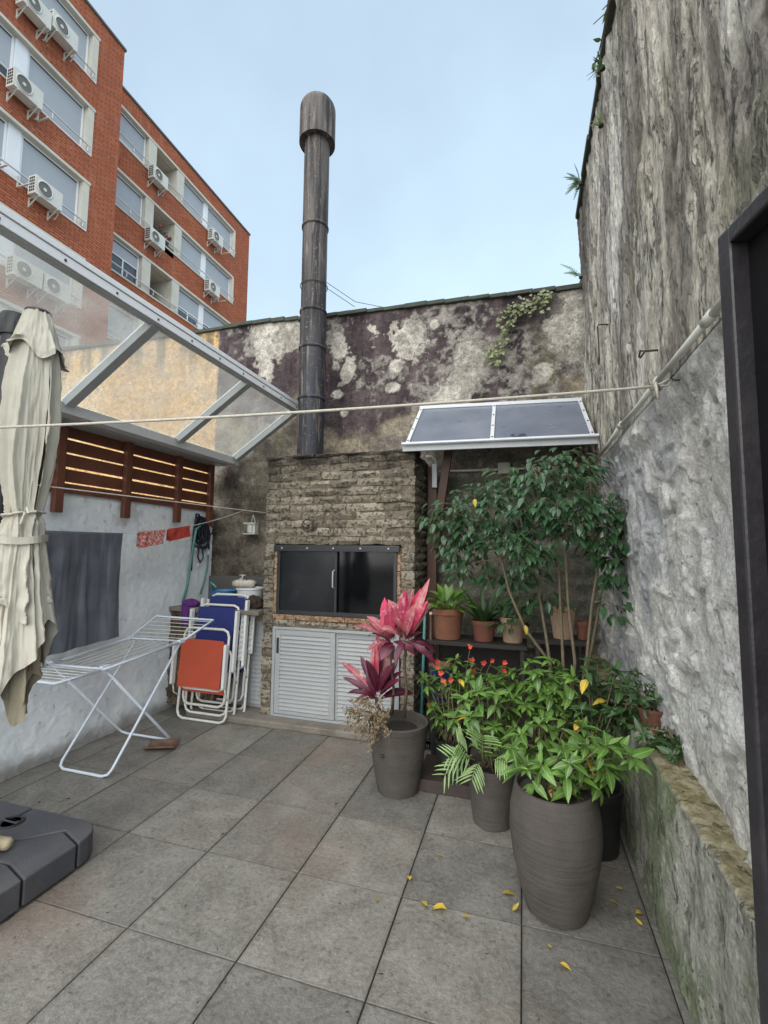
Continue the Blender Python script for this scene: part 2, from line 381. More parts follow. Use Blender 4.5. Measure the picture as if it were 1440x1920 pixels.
# ================================================================== BACK WALL
def back_wall():
    t = thing('stained_wall', (-1.4, YB, 0), 'high old back wall with purple black stains, flaking plaster and an ochre end', 'wall')
    xs = np.linspace(-8.2, .60, 620); xs = np.concatenate([np.linspace(-9, -4.2, 90), np.linspace(-4.18, .66, 520)])
    zs = np.linspace(.0, 3.99, 400)
    X, Z = np.meshgrid(xs, zs, indexing='ij')
    top = np.interp(X, [-9,-5.7,-3.5,-2.9,-1.8,-.36,.6], [4.08,4.07,4.03,4.04,3.985,3.94,3.90])
    Zt = Z/3.99*top; Z = Zt
    n1 = fbm(X*1.3, Z*1.3, 3); n2 = fbm(X*4, Z*4, 8, 6, .6); n3 = fbm(X*14, Z*14, 21, 5, .65); st = fbm(X*9, Z*.7, 33, 5, .6)
    beige = lerp((.25,.215,.155), (.155,.138,.112), sst(.35,.65,n2))
    dark = lerp((.026,.019,.022), (.085,.064,.066), sst(.3,.7,n2*.5+st*.5))
    grey = lerp((.12,.11,.10), (.27,.25,.22), sst(.35,.7,n3))
    up = sst(2.62, 2.98, Z + (n1-.5)*1.0 + (n2-.5)*.6)
    c = lerp(beige, (0,0,0), 0*X); c = c + (dark-c)*up[...,None]
    # grey mottled lichen, mostly right of the flue
    gm = sst(.50,.58,fbm(X*2.1+5, Z*2.1, 51, 6, .62) + .10*sst(-1.6,.3,X) - .12*sst(3.2,3.8,Z))*sst(.38,.52,n3)
    c = c + (grey-c)*(gm*.85)[...,None]
    rg = sst(.0,.45,X+(n1-.5)*.5); c = c + (lerp((.17,.16,.135),(.34,.325,.28),sst(.35,.65,n2*.6+n3*.4))-c)*(rg*sst(.34,.5,n2)*.85)[...,None]
    moss = sst(.05,.25,X+.1)*sst(.62,.45,X)*sst(3.75,3.2,Z)*sst(.46,.56,n2); c = c + (np.array((.095,.085,.045))-c)*(moss*.8)[...,None]
    # pale plaster islands left on the wall
    depth = np.zeros_like(X)
    isl = [(500,640,.17,.33,.5),(530,630,.26,.20,.5),(500,690,.10,.17,.45),(640,655,.12,.24,.5),(652,690,.10,.16,.5),(742,686,.07,.09,.3),(738,728,.08,.055,.25),(760,642,.20,.22,.75),(815,608,.05,.06,.3),
           (845,742,.20,.16,.7),(1050,620,.13,.18,.5),(1020,698,.09,.10,.3),(632,740,.07,.045,.3),(645,775,.04,.04,.3),(700,625,.06,.14,.7),(880,680,.13,.2,.8),(1075,600,.1,.3,.7),(600,672,.05,.07,.3)]
    for (a, b, rx, rz, rough) in isl:
        p = on(a, b, 'Y', YB); d = np.sqrt(((X-p.x)/rx)**2+((Z-p.z)/rz)**2)
        mk = sst(1.08, .9, d + (n3-.5)*3.0*rough + (n2-.5)*2.6*(rough+.12))
        depth += mk*.006; c = c + (lerp((.26,.24,.205),(.46,.435,.38),sst(.35,.6,n2*.5+n3*.5))-c)*(mk*.92)[...,None]
    # damp ochre house paint left of the boundary
    oc = sst(-3.285,-3.305,X+(n3-.5)*.02)
    och = lerp((.56,.35,.155), (.64,.44,.23), sst(.35,.65,n1)); och = och + (np.array((.22,.17,.10))-och)*(sst(3.55,4.05,Z+(st-.5)*.9)*sst(.35,.6,st))[...,None]
    c = c + (och-c)*oc[...,None]
    # rough lower masonry beside and behind the grill
    low = sst(2.28,2.2,Z+(n2-.5)*.12)*(1-oc)
    ms = lerp((.085,.072,.055), (.19,.165,.13), sst(.3,.65,n2)); rows = vn(X*1.5, Z*13, 5); ms = ms*(.72+.5*rows)[...,None]
    olive = lerp((.085,.085,.068), (.16,.155,.125), sst(.3,.7,fbm(X*1.2, Z*7, 71))); k = sst(-1.0,-.8,X); ms = ms + (olive-ms)*k[...,None]
    c = c + (ms-c)*low[...,None]
    soot = sst(.25,.0,np.abs(X+3.07+(n2-.5)*.2))*sst(2.12,2.22,Z)*sst(2.62,2.5,Z+(n2-.5)*.3); c = c + (np.array((.035,.026,.022))-c)*(soot*.9)[...,None]
    dep = (n2-.5)*.02*(1-oc*.8) + (n3-.5)*.012*(1-oc*.7) + depth + low*(rows-.5)*.03
    P = np.stack([X, YB-dep*1.0, Z], -1)
    link('plaster', grid_mesh('plaster', P[:, ::-1][:, ::-1], vcol('stained_plaster', .92, ((22,.35),(75,.4)), ((28,.6,.015),(110,.6,.006)), (1,1,1), ((20,(1,1,.6),.62,.65,.55,(.42,.40,.35),.6),(45,(1,1,1),.64,.67,.6,(.03,.025,.024),-.7))), c), t)
    MB().box((-9, YB+.05, 0), (.60, YB+.28, 3.86)).obj('wall_core', m_mortar, t)
    MB().box((-3.26, 4.235, .0), (-2.28, YB+.03, 1.232)).obj('splashback', plain('grey_cement', (.105,.10,.095), .85, .15, 5), t, bevel=.008)
    # coping: uneven capping stones
    x = -9.; i = 0
    while x < .58:
        L = random.uniform(.15,.24); x1 = min(x+L, .60); zt = float(np.interp((x+x1)/2, [-9,-5.7,-3.5,-2.9,-1.8,-.36,.6], [4.08,4.07,4.03,4.04,3.985,3.94,3.90]))
        mb = MB().box((x+.0004, YB-.035+random.uniform(-.008,.008), zt-.012), (x1-.0004, YB+.30, zt+.030+random.uniform(-.006,.006)), None)
        mb.obj('coping_stone', m_coping, t, bevel=.006); x = x1
m_coping = plain('mossy_coping', (.05,.058,.045), .95, .4, 12, bump=.8, bs=40)
back_wall()

# ================================================================== RIGHT WALL
def right_wall():
    t = thing('tall_rough_wall', (XR, 2.4, 0), 'tall weathered wall with bark like streaked render above lumpy grey plaster', 'wall')
    YE = 4.50
    # upper render, hanging in vertical flakes
    ys = np.linspace(.3, YE, 460); zs = np.linspace(2.205, 4.74, 330); Y, Z = np.meshgrid(ys, zs, indexing='ij')
    wy = Y + (fbm(Y*2, Z*1.2, 90)-.5)*.16
    v1 = ridged(wy*7, Z*1.05, 41, 5); v2 = fbm(wy*22, Z*2.6, 43, 5, .6); n1 = fbm(Y*1.1, Z*.8, 47); n2 = fbm(wy*5, Z*1.3, 49, 5, .6); n3 = fbm(Y*18, Z*18, 53, 4, .6)
    fl = sst(.42,.60,fbm(wy*9, Z*1.7, 59, 4, .55))
    dep = ((v1-.6)*.030 + fl*.016 + (v2-.5)*.020 + (n3-.5)*.012)*sst(2.205,2.3,Z)
    c = lerp((.40,.385,.335), (.62,.60,.545), sst(.3,.68,n2*.55+v2*.45))
    c = c + (np.array((.37,.33,.25))-c)*(sst(.45,.65,n1)*.5)[...,None]
    dk = sst(.53,.64,fbm(wy*3.2, Z*.5, 61, 5, .6)); c = c + (np.array((.14,.122,.108))-c)*(dk*.7)[...,None]
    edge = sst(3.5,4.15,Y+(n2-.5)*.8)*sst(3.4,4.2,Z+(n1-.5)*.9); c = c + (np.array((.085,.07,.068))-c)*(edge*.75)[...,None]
    crev = sst(.45,.28,v2)*sst(.75,.5,v1); c = c*(1-.55*crev)[...,None]
    gr = sst(.58,.68,fbm(Y*2.4+9, Z*.9, 67, 5)); c = c + (np.array((.15,.155,.085))-c)*(gr*.4)[...,None]
    P = np.stack([.565-dep, Y, Z], -1)
    link('streaked_render', grid_mesh('streaked_render', P, vcol('bark_render', .93, ((30,.3),(90,.35)), ((34,.9,.02),(90,.9,.01)), (1,1,.3), ((9,(1,1,.22),.575,.60,.6,(.10,.09,.078),-1.),(17,(1,1,.20),.595,.62,.65,(.06,.054,.047),-1.),(7,(1,1,.3),.60,.615,.55,(.52,.50,.44),.8),(30,(1,1,.4),.62,.65,.7,(.05,.045,.04),-.7))), c), t)
    MB().box((.60,.3,2.2),(1.0,YE-.01,4.69)).obj('wall_core', m_mortar, t)
    y = .3
    while y < YE-.02:
        y1 = min(y+random.uniform(.38,.52), YE); MB().box((.53+random.uniform(-.01,.012), y+.003, 4.70), (1.02, y1-.003, 4.755+random.uniform(-.008,.012))).obj('coping_stone', m_coping, t, bevel=.012); y = y1
    # end face of the wall behind the back wall
    # lumpy plaster between the ledge and the pipe
    ys = np.linspace(.3, 4.29, 420); zs = np.linspace(0, 2.215, 260); Y, Z = np.meshgrid(ys, zs, indexing='ij')
    wy = Y + (fbm(Y*3, Z*3, 101)-.5)*.22; wz = Z + (fbm(Y*3, Z*3, 103)-.5)*.22
    lum = fbm(wy*5.2, wz*4.2, 107, 3, .5); lum2 = ridged(wy*4.5+wz*1.4, wz*3.6-wy*1.2, 109, 4); n2 = fbm(wy*13, wz*13, 113, 4, .6); n1 = fbm(Y*1.6, Z*1.6, 117)
    step = sst(.50,.545,fbm(wy*3.4+wz*.8, wz*4.5, 119, 3, .5)); step2 = sst(.52,.56,fbm(wy*6.5, wz*7.5, 123, 3, .5))
    dep = (lum-.5)*.06 + (lum2-.6)*.034 + (n2-.5)*.012 + step*.016 + step2*.009
    dep = dep*sst(2.215,2.12,Z) + .052*sst(2.02,2.20,Z)
    c = lerp((.42,.415,.395), (.60,.59,.555), sst(.3,.7,lum*.4+n2*.6)); c = c + (np.array((.44,.42,.36))-c)*(sst(.5,.68,n1)*.5)[...,None]
    c = c + (np.array((.27,.28,.30))-c)*(sst(.52,.64,fbm(Y*1.8,Z*1.2,127,5))*.6*sst(1.6,2.6,Y))[...,None]
    P = np.stack([.62-dep, Y, Z], -1)
    link('lumpy_plaster', grid_mesh('lumpy_plaster', P, vcol('grey_plaster', .9, ((26,.16),(90,.28)), ((24,.5,.02),(70,.8,.010),(160,.6,.004)), (1,1,1), ((22,(1,1,1),.64,.67,.6,(.12,.12,.115),-1.),(60,(1,1,1),.66,.70,.55,(.10,.10,.10),-.6),(13,(1,1,.6),.64,.655,.4,(.6,.59,.56),.7),(6,(1,1,.5),.60,.68,.3,(.2,.2,.2),0.))), c), t)
    # low mossy ledge along the foot
    ys = np.linspace(.7, 4.28, 330); ss = np.linspace(0, 1, 110); Y, T = np.meshgrid(ys, ss, indexing='ij')
    # profile: vertical face, rounded shoulder, flat top
    zf = np.where(T < .72, T/.72*.655, .655 + .015*np.sin(np.clip((T-.72)/.08,0,1)*math.pi/2)); xf = np.where(T < .72, 0, np.where(T < .80, .02*(1-np.cos((T-.72)/.08*math.pi/2)), .02+(T-.80)/.2*.10))
    n2 = fbm(Y*9, zf*4+xf*9, 131, 5, .6); n1 = fbm(Y*2.2, zf*2, 133); n3 = fbm(Y*26, zf*14+xf*20, 135, 4, .6); sl = fbm(Y*7+zf*5, zf*2.2, 137, 4)
    tp = sst(.72,.79,T); dep = ((n2-.5)*.05 + (n3-.5)*.016 + (sl-.5)*.05)*np.where(T<.72,1,.25)*sst(0,.05,T)
    c = lerp((.19,.185,.15), (.38,.375,.32), sst(.3,.7,n2*.6+n3*.4))
    c = c + (np.array((.115,.15,.065))-c)*(sst(.50,.64,n1*.6+sl*.4)*.7)[...,None]
    tpc = lerp((.20,.165,.085), (.33,.29,.18), sst(.3,.7,n3)); c = c + (tpc-c)*(tp*.9)[...,None]
    P = np.stack([.50+xf-dep*.6, Y, zf+(n2-.5)*.012*tp], -1)
    link('mossy_ledge', grid_mesh('mossy_ledge', P, vcol('mossy_render', .92, ((30,.25),(90,.3)), ((30,.8,.015),(110,.6,.006)), (1,1,1), ((14,(1,1,.5),.60,.63,.6,(.06,.06,.04),-.8),(9,(1,1,.6),.60,.63,.5,(.42,.41,.36),.6),(50,(1,1,1),.66,.7,.6,(.05,.05,.04),-.5))), c), t)
    MB().add([(.50,.7,0),(.64,.7,0),(.64,.7,.66),(.50,.7,.66)], [(0,1,2,3)]).obj('ledge_end', m_conc, t)
right_wall()

# ================================================================== LEFT WHITE WALL
def white_wall():
    t = thing('white_wall', (XL, 2.4, 0), 'low whitewashed wall carrying the brown slatted fence', 'wall')
    ys = np.linspace(.2, 4.27, 360); zs = np.linspace(0, 1.985, 190); Y, Z = np.meshgrid(ys, zs, indexing='ij')
    n1 = fbm(Y*2, Z*2, 201); n2 = fbm(Y*8, Z*8, 203, 5, .55); n3 = fbm(Y*22, Z*22, 205, 3); ft = sst(.16,.02,Z+(n2-.5)*.12)
    dep = (n1-.5)*.010 + (n2-.5)*.006 + sst(.60,.64,n3)*.0025
    c = lerp((.80,.85,.885), (.85,.895,.925), sst(.3,.7,n2)); c = c*(1-.10*sst(.5,.7,n1))[...,None]; c = c + (np.array((.22,.20,.17))-c)*(ft*.8)[...,None]
    chip = sst(.685,.70,fbm(Y*11, Z*11, 207, 3))*sst(1.3,1.7,Z); c = c + (np.array((.5,.48,.44))-c)*(chip*.35)[...,None]
    P = np.stack([XL+dep, Y, Z], -1); P[:, -1, 0] = XL-.02
    link('whitewash', grid_mesh('whitewash', P[::-1], vcol('whitewash', .75, ((20,.05),), ((90,.35,.004),), (1,1,1), ((16,(1,1,1),.655,.67,.35,(.5,.5,.48),-.4),(5,(1,1,.4),.60,.72,.22,(.45,.45,.43),0.),(60,(1,1,1),.69,.71,.5,(.3,.29,.27),-.4))), c[::-1]), t)
    MB().box((XL-.16,.2,0),(XL-.012,4.27,1.975)).obj('wall_core', m_white, t)
white_wall()

# ================================================================== SLAT FENCE
def fence():
    t = thing('slat_fence', (-3.22, 3.3, 1.77), 'dark brown wooden slat fence fixed on top of the white wall', 'fence')
    for y in (1.26, 1.86, 2.46, 3.057, 3.66, 4.14):
        MB().box((-3.232, y-.032, 1.772), (-3.185, y+.032, 2.43)).obj('post', m_wood, t, bevel=.004)
    for i in range(4):
        z = 2.005+.112*i + random.uniform(-.003,.003); h = .095
        for (a, b) in ((.9,2.455),(2.465,3.655),(3.665,4.2)):
            MB().box((-3.252, a, z), (-3.234, b, z+h)).obj('slat', m_wood, t, bevel=.003)
    MB().box((-3.256, .9, 1.925), (-3.233, 4.2, 1.995)).obj('bottom_rail', m_wood, t, bevel=.003)
fence()

# ================================================================== GLASS ROOF
def glass_roof():
    XH, ZH, XE, ZE, YE = -2.23, 3.0, -2.965, 2.505, 4.22
    t = thing('glass_lean_to', (-2.6, 2.7, 2.5), 'sloping glass lean-to roof with pale aluminium rafters over the fence', 'canopy')
    def P(s, y, off=0): return Vector((XE+(XH-XE)*s, y, ZE+(ZH-ZE)*s+off))
    n = Vector((-(ZH-ZE),0,XH-XE)).normalized()
    ysr = [.15, 1.15, 2.28, 3.335, 4.19]
    for y in ysr:
        MB().beam(P(.02,y)-n*.03, P(.965,y)-n*.03, .066, .055, n).obj('rafter', m_alugrey, t, bevel=.003)
        MB().beam(P(.0,y)+n*.012, P(.98,y)+n*.012, .045, .010, n).obj('cap_strip', m_strip, t)
    for a, b in zip(ysr, ysr[1:]):
        q = [P(.0,a+.012), P(.0,b-.012), P(.985,b-.012), P(.985,a+.012)]
        MB().add([p+n*.000 for p in q]+[p+n*.006 for p in q], [(3,2,1,0),(4,5,6,7),(0,1,5,4),(1,2,6,5),(2,3,7,6),(3,0,4,7)]).obj('glass_pane', m_glass, t)
    b = MB().box((XH-.03,.1,ZH-.062),(XH+.022,YE,ZH+.018)).obj('ridge_beam', m_alugrey, t, bevel=.003)
    MB().beam(Vector((XH-.02,.1,ZH+.024)), Vector((XH-.02,YE,ZH+.024)), .06, .008).obj('ridge_flashing', m_strip, t)
    MB().box((XH+.0225,.1,ZH-.052),(XH+.034,YE,ZH-.004)).obj('ridge_trim', m_ridge, t, bevel=.002)
    MB().box((XH+.0225,.1,ZH+.001),(XH+.040,YE,ZH+.034)).obj('ridge_trim', m_ridge, t, bevel=.002)
    for k in range(13):
        y = .4+k*.31; MB().tube([(XH+.033,y,ZH-.03),(XH+.038,y,ZH-.03)], .007, 8).obj('bolt', m_bframe, b)
    for y in (3.55,3.95): MB().tube([P(.3 if y<3.7 else .75,4.19,-.03)-Vector((0,.03,0)), P(.3 if y<3.7 else .75,4.19,-.03)-Vector((0,.022,0))], .008, 8).obj('bolt', m_bframe, t)
    # eave gutter with flat soffit to the fence
    g = MB(); w = .004
    for (a, c) in (((XE-.13,.1,ZE-.075),(XE+.012,YE,ZE-.069)), ((XE+.006,.1,ZE-.069),(XE+.012,YE,ZE-.004)), ((XE-.13,.1,ZE-.069),(XE-.124,YE,ZE+.01))): g.box(a, c)
    g.obj('gutter', m_alu, t)
    MB().box((-3.30,.1,ZE-.085),(XE-.10,YE,ZE-.077)).obj('soffit', m_alugrey, t)
    MB().box((XE-.02,YE+.001,ZE-.085),(XE+.03,YE+.03,ZE+.0)).obj('end_bracket', m_alugrey, t)
glass_roof()

# ================================================================== APARTMENT BUILDING
FT = [20.15, 17.30, 14.45, 11.60, 8.75, 5.90]          # window heads per storey
XRW, XLW, YC, YEND, ROOF = -16.0, -14.69, 12.73, 23.35, 21.0
def apartment():
    t = thing('apartment_building', (-16, 18, 0), 'red brick apartment block with roller shutters and recessed balconies', 'building')
    def slab(n, x, y0, y1, z0, z1, d=.35, m=None, p=None, bevel=0):
        return MB().box((x-d, y0, z0), (x, y1, z1)).obj(n, m or m_abrick, p or t, bevel=bevel)
    # --- right wing: spandrels, piers
    zt = ROOF
    for k, h in enumerate(FT):
        slab('spandrel', XRW, YC-.3, YEND, h, zt); zt = h-1.50
        slab('pier', XRW, 21.9, YEND, h-1.50, h)
    slab('spandrel', XRW, YC-.3, YEND, 0, zt)
    # --- left wing
    zt = ROOF
    for k, h in enumerate(FT):
        slab('spandrel', XLW, -2., YC, h, zt); zt = h-1.70
        slab('pier', XLW, 11.60, YC, h-1.70, h); slab('pier', XLW, 4.3, 5.6, h-1.70, h)
    slab('spandrel', XLW, -2., YC, 0, zt)
    MB().box((XRW-.2, YC-.35, 0), (XLW-.36, YC-.002, ROOF)).obj('return_wall', m_abrick, t)
    MB().box((XRW-9, -2, 0), (XRW-1.6, YEND-.02, ROOF-.2)).obj('inner_block', m_render, t)
    MB().box((XRW-9, YEND-.30, 0), (XRW-.36, YEND, ROOF)).obj('gable_wall', m_abrick, t)
    MB().box((XRW-.40, YC-.35, ROOF+.002), (XRW+.05, YEND+.05, ROOF+.10)).obj('parapet_coping', m_cope, t)
    MB().box((XLW-.40, -2, ROOF+.002), (XLW+.05, YC+.05, ROOF+.10)).obj('parapet_coping', m_cope, t)
    MB().box((XRW-.4, 15.9, ROOF+.1), (XRW-.05, 16.9, ROOF+.22)).obj('roof_vent', m_cope, t)
    def window(x, y0, y1, z0, z1, sh, side=None):
        """white frame, roller shutter down to fraction sh, dark pane behind"""
        f = .075; w = MB()
        for (a, b, c, d) in ((y0,y1,z1-f,z1),(y0,y1,z0,z0+f),(y0,y0+f,z0+f,z1-f),(y1-f,y1,z0+f,z1-f)): w.box((x-.08,a,c),(x-.02,b,d))
        wo_ = w.obj('window', m_bwhite, t)
        MB().box((x-.056,y0+f,z1-f-.05),(x-.022,y1-f,z1-f-.0005)).obj('shutter_slot', m_dark, wo_)
        MB().box((x-.075,y0+f,z0+f),(x-.06,y1-f,z1-f)).obj('pane', m_pane, wo_)
        zb = z1-f-(z1-z0-2*f)*sh
        MB().box((x-.055,y0+f+.004,zb),(x-.03,y1-f-.004,z1-f-.002)).obj('shutter', m_shut, wo_)
        MB().box((x-.058,y0+f+.002,zb-.05),(x-.024,y1-f-.002,zb-.001)).obj('shutter_bar', m_dark if sh > .96 else m_bwhite, wo_)
        if sh < .7: MB().box((x-.058,(y0+y1)/2-.03,z0+f),(x-.030,(y0+y1)/2+.03,zb-.032)).obj('mullion', m_bwhite, wo_)
    def rail(x, y0, y1, z):
        o = MB().tube([(x+.10,y0,z),(x+.10,y1,z)], .030, 6).obj('railing', m_strip, t)
        n = max(2, int((y1-y0)/1.3))
        for i in range(n+1):
            y = y0+.08+(y1-y0-.16)*i/n; MB().tube([(x-.02,y,z-.20),(x+.09,y,z-.20),(x+.10,y,z)], .016, 5).obj('bracket', m_bwhite, o)
    SH = [[.86,1.,.90,.97],[.95,1.,.98,1.],[.40,.55,.62,.6],[.9,.8,1.,.7],[1,1,1,1],[1,1,1,1]]
    for k, h in enumerate(FT):
        b = h-1.50; s = SH[k]; x = XRW-.14
        # cream lintels and sills
        MB().box((XRW-.30,YC,h-.004),(XRW+.03,21.9,h+.10)).obj('lintel', m_render, t)
        MB().box((XRW-.30,YC,b-.07),(XRW+.04,21.9,b-.002)).obj('sill', m_render, t)
        window(x, 13.25, 13.72, b, h-.006, .75 if k == 2 else .95); window(x, 13.74, 15.36, b, h-.006, s[0])
        MB().box((XRW-1.5,15.38,b),(XRW+.012,15.86,h-.006)).obj('balcony_pier', m_render, t)
        MB().box((XRW-1.5,17.18,b),(XRW+.012,17.66,h-.006)).obj('balcony_pier', m_render, t)
        MB().box((XRW-1.56,15.86,b),(XRW-1.50,17.18,h-.006)).obj('balcony_back', m_render, t)
        MB().box((XRW-1.49,15.86,h-.035),(XRW-.32,17.18,h-.008)).obj('balcony_ceiling', m_render, t)
        MB().box((XRW-1.495,16.2,b),(XRW-1.46,16.95,h-.3)).obj('balcony_door', m_pane, t)
        window(x, 17.68, 19.38, b, h-.006, s[2]); window(x, 19.62, 21.78, b, h-.006, s[3])
        MB().box((x-.1,19.38,b),(x+.02,19.62,h-.006)).obj('window_post', m_bwhite, t)
        MB().box((XRW-.30,21.79,b),(XRW+.03,21.93,h-.006)).obj('jamb', m_render, t)
        rail(XRW, 13.0, 21.9, b+.24)
        # left wing
        b = h-1.70; x = XLW-.14
        MB().box((XLW-.30,5.6,h-.004),(XLW+.05,11.66,h+.10)).obj('lintel', m_render, t)
        MB().box((XLW-.30,5.6,b-.05),(XLW+.03,11.62,b-.002)).obj('sill', m_bwhite, t)
        MB().box((XLW-.30,11.40,b),(XLW+.03,11.63,h-.006)).obj('jamb', m_render, t)
        window(x, 9.42, 11.38, b, h-.006, .97); window(x, 6.6, 9.02, b, h-.006, (1.,.72,.85,.9,1,1)[k])
        MB().box((x-.1,9.03,b),(x+.03,9.41,h-.006)).obj('window_post', m_bwhite, t)
        MB().box((x-.1,5.6,b),(x+.03,6.58,h-.006)).obj('window_panel', m_bwhite, t)
        rail(XLW, 6.2, 11.5, b+.20)
    # empty wall brackets
    for (x, y, z) in ((XLW,9.75,15.12),(XLW,9.32,12.52),(XLW,8.7,12.6),(XRW,20.72,18.05),(XRW,20.62,15.2)):
        MB().beam((x+.002,y,z+.36),(x+.002,y,z),.05,.03,(1,0,0)).beam((x,y,z),(x+.5,y,z),.05,.03).obj('empty_bracket', m_acbody, t)
apartment()

AC = {}
def ac_unit(x, y, z, label, w=.86, h=.60):
    t = thing('air_conditioner', (x, y, z), label, 'air conditioner', 'air conditioners on the brick block')
    d = .32; x0 = x+.12
    if not AC:
        AC['b'] = MB().box((0,-w/2,0),(d,w/2,h)).mesh('body', m_acbody)
        rb = MB().lathe([(.245,0),(.255,.02),(.225,.03),(.215,.012)], n=20); rb.f = [f for f in rb.f if len(f) == 4]; ring = rb.mesh('fan_ring', m_acbody)
        AC['r'] = ring; AC['f'] = MB().lathe([(0,.004),(.22,.004),(.225,0)], n=20).mesh('fan_grille', m_acfan); AC['h'] = MB().lathe([(0,.02),(.05,.018),(.055,0)], n=12).mesh('fan_hub', m_acbody)
        sl = MB()
        for i in range(5):
            for j in range(3): sl.box((.05+.08*j,-w/2-.004,.08+.1*i),(.11+.08*j,-w/2+.002,.15+.1*i))
        AC['s'] = sl.mesh('side_vents', m_dark)
        AC['k'] = MB().beam((-.12,0,-.02),(d,0,-.02),.04,.03).beam((-.11,0,-.30),(-.11,0,.0),.04,.03,(1,0,0)).beam((-.11,0,-.28),(d*.8,0,-.03),.03,.02).mesh('bracket', m_acbody)
    T = Matrix.Translation((x0,y,z)); Q = Matrix.Rotation(R(90),4,'Y')
    b = link('body', AC['b'], t, T); F = Matrix.Translation((x0+d+.001,y-.14,z+h/2)) @ Q
    link('fan_grille', AC['f'], b, F); link('fan_ring', AC['r'], b, F); link('fan_hub', AC['h'], b, F); link('side_vents', AC['s'], b, T)
    for q in (-.3,.3): link('bracket', AC['k'], t, Matrix.Translation((x0,y+q,z)))
    MB().tube([(x0+.1,y+w/2,z+.1),(x0+.1,y+w/2+.05,z+.02),(x0-.05,y+w/2+.06,z-.15),(x+.01,y+w/2+.05,z-.1)], .018, 5).obj('pipe', m_pvc, t)
for (w_, y, z, l) in ((0,9.22,18.05,'air conditioner under the top shuttered window, beside a thin black rod'),(0,10.12,18.30,'air conditioner under the right end of the top shuttered window'),
        (0,9.15,15.20,'air conditioner beside an empty V bracket under the middle window of the near wing'),(0,9.98,12.45,'air conditioner just above the white edge of the glass lean-to roof'),
        (0,9.55,9.55,'left of two adjoining air conditioners seen through the lean-to glass'),(0,10.46,9.55,'right of two adjoining air conditioners seen through the lean-to glass'),
        (1,15.75,18.12,'air conditioner below the top balcony, hung at its pier'),(1,19.85,18.02,'air conditioner under the top window at the far corner of the block'),
        (1,15.75,15.15,'air conditioner below the balcony with the red flowers'),(1,19.75,15.1,'air conditioner under the middle window at the far corner of the block')):
    ac_unit((XLW,XRW)[w_], y, z, l)
def balcony_plant():
    t = thing('balcony_flower_pot', (XRW-.25,16.9,15.8), 'dark pot with red flowers standing on the middle balcony', 'potted plant')
    c = (XRW-.25,16.9,15.8)
    MB().lathe([(.10,0),(.15,.3),(.16,.32),(.13,.31)], (c[0],c[1],c[2]+.12), 12).obj('pot', m_blkpot, t)
    MB().box((c[0]-.25,c[1]-.35,c[2]-.3),(c[0]+.25,c[1]+.30,c[2]+.118)).obj('stand', m_bframe, t)
    st = MB(); fl = MB()
    for i in range(9):
        a = random.uniform(0,6.3); L = random.uniform(.25,.6); e = Vector((c[0]+math.cos(a)*.2, c[1]+math.sin(a)*.3-.1, c[2]+.42+L)); st.tube([(c[0],c[1],c[2]+.4), e], .008, 4)
        for k in range(5):
            p = e+Vector((random.uniform(-.07,.07),)*3); d = Vector((random.uniform(-1,1),random.uniform(-1,1),random.uniform(-1,1))).normalized()*.06; q = d.orthogonal().normalized()*.05
            (fl if i % 2 else st).add([p-d,p+q,p+d,p-q], [(0,1,2,3)])
    st.obj('foliage', m_dgreen0, t); fl.obj('flowers', plain('red_petal', (.55,.03,.05), .6), t)
m_dgreen0 = plain('far_foliage', (.03,.05,.025), .6, .3)
balcony_plant()

# ================================================================== BRICK GRILL
YF = 3.72; GX0, GX1, GZ = -2.27, -.86, 2.36
def brick_variant(w, d, h, seed, nx=4, nz=2, amp=.009, name='brick', m=None):
    """rustic brick: front at y=0, centre x=0,z=0, uneven broken front face"""
    r = random.Random(seed); b = MB(); idx = {}
    for i in range(nx+1):
        for k in range(nz+1):
            x = -w/2+w*i/nx; z = -h/2+h*k/nz; e = (i in (0,nx)) or (k in (0,nz))
            x += r.uniform(-.008,.008); z += r.uniform(-.0075,.0065)
            y = r.uniform(0,amp)*(1 if e else .2) - (0 if e else r.uniform(0,amp*1.2))
            idx[i,k] = len(b.v); b.v.append((x,y,z))
    for i in range(nx):
        for k in range(nz): b.f.append((idx[i,k],idx[i+1,k],idx[i+1,k+1],idx[i,k+1]))
    per = [(i,0) for i in range(nx+1)]+[(nx,k) for k in range(1,nz+1)]+[(i,nz) for i in range(nx-1,-1,-1)]+[(0,k) for k in range(nz-1,0,-1)]
    back = []
    for q in per:
        x, y, z = b.v[idx[q]]; back.append(len(b.v)); b.v.append((x,d,z))
    for a in range(len(per)):
        c = (a+1) % len(per); b.f.append((idx[per[c]],idx[per[a]],back[a],back[c]))
    me = b.mesh(name, m); me.polygons.foreach_set('use_smooth', [True]*len(me.polygons))
    try: me.set_sharp_from_angle(angle=R(38))
    except Exception: pass
    return me
BC = {}
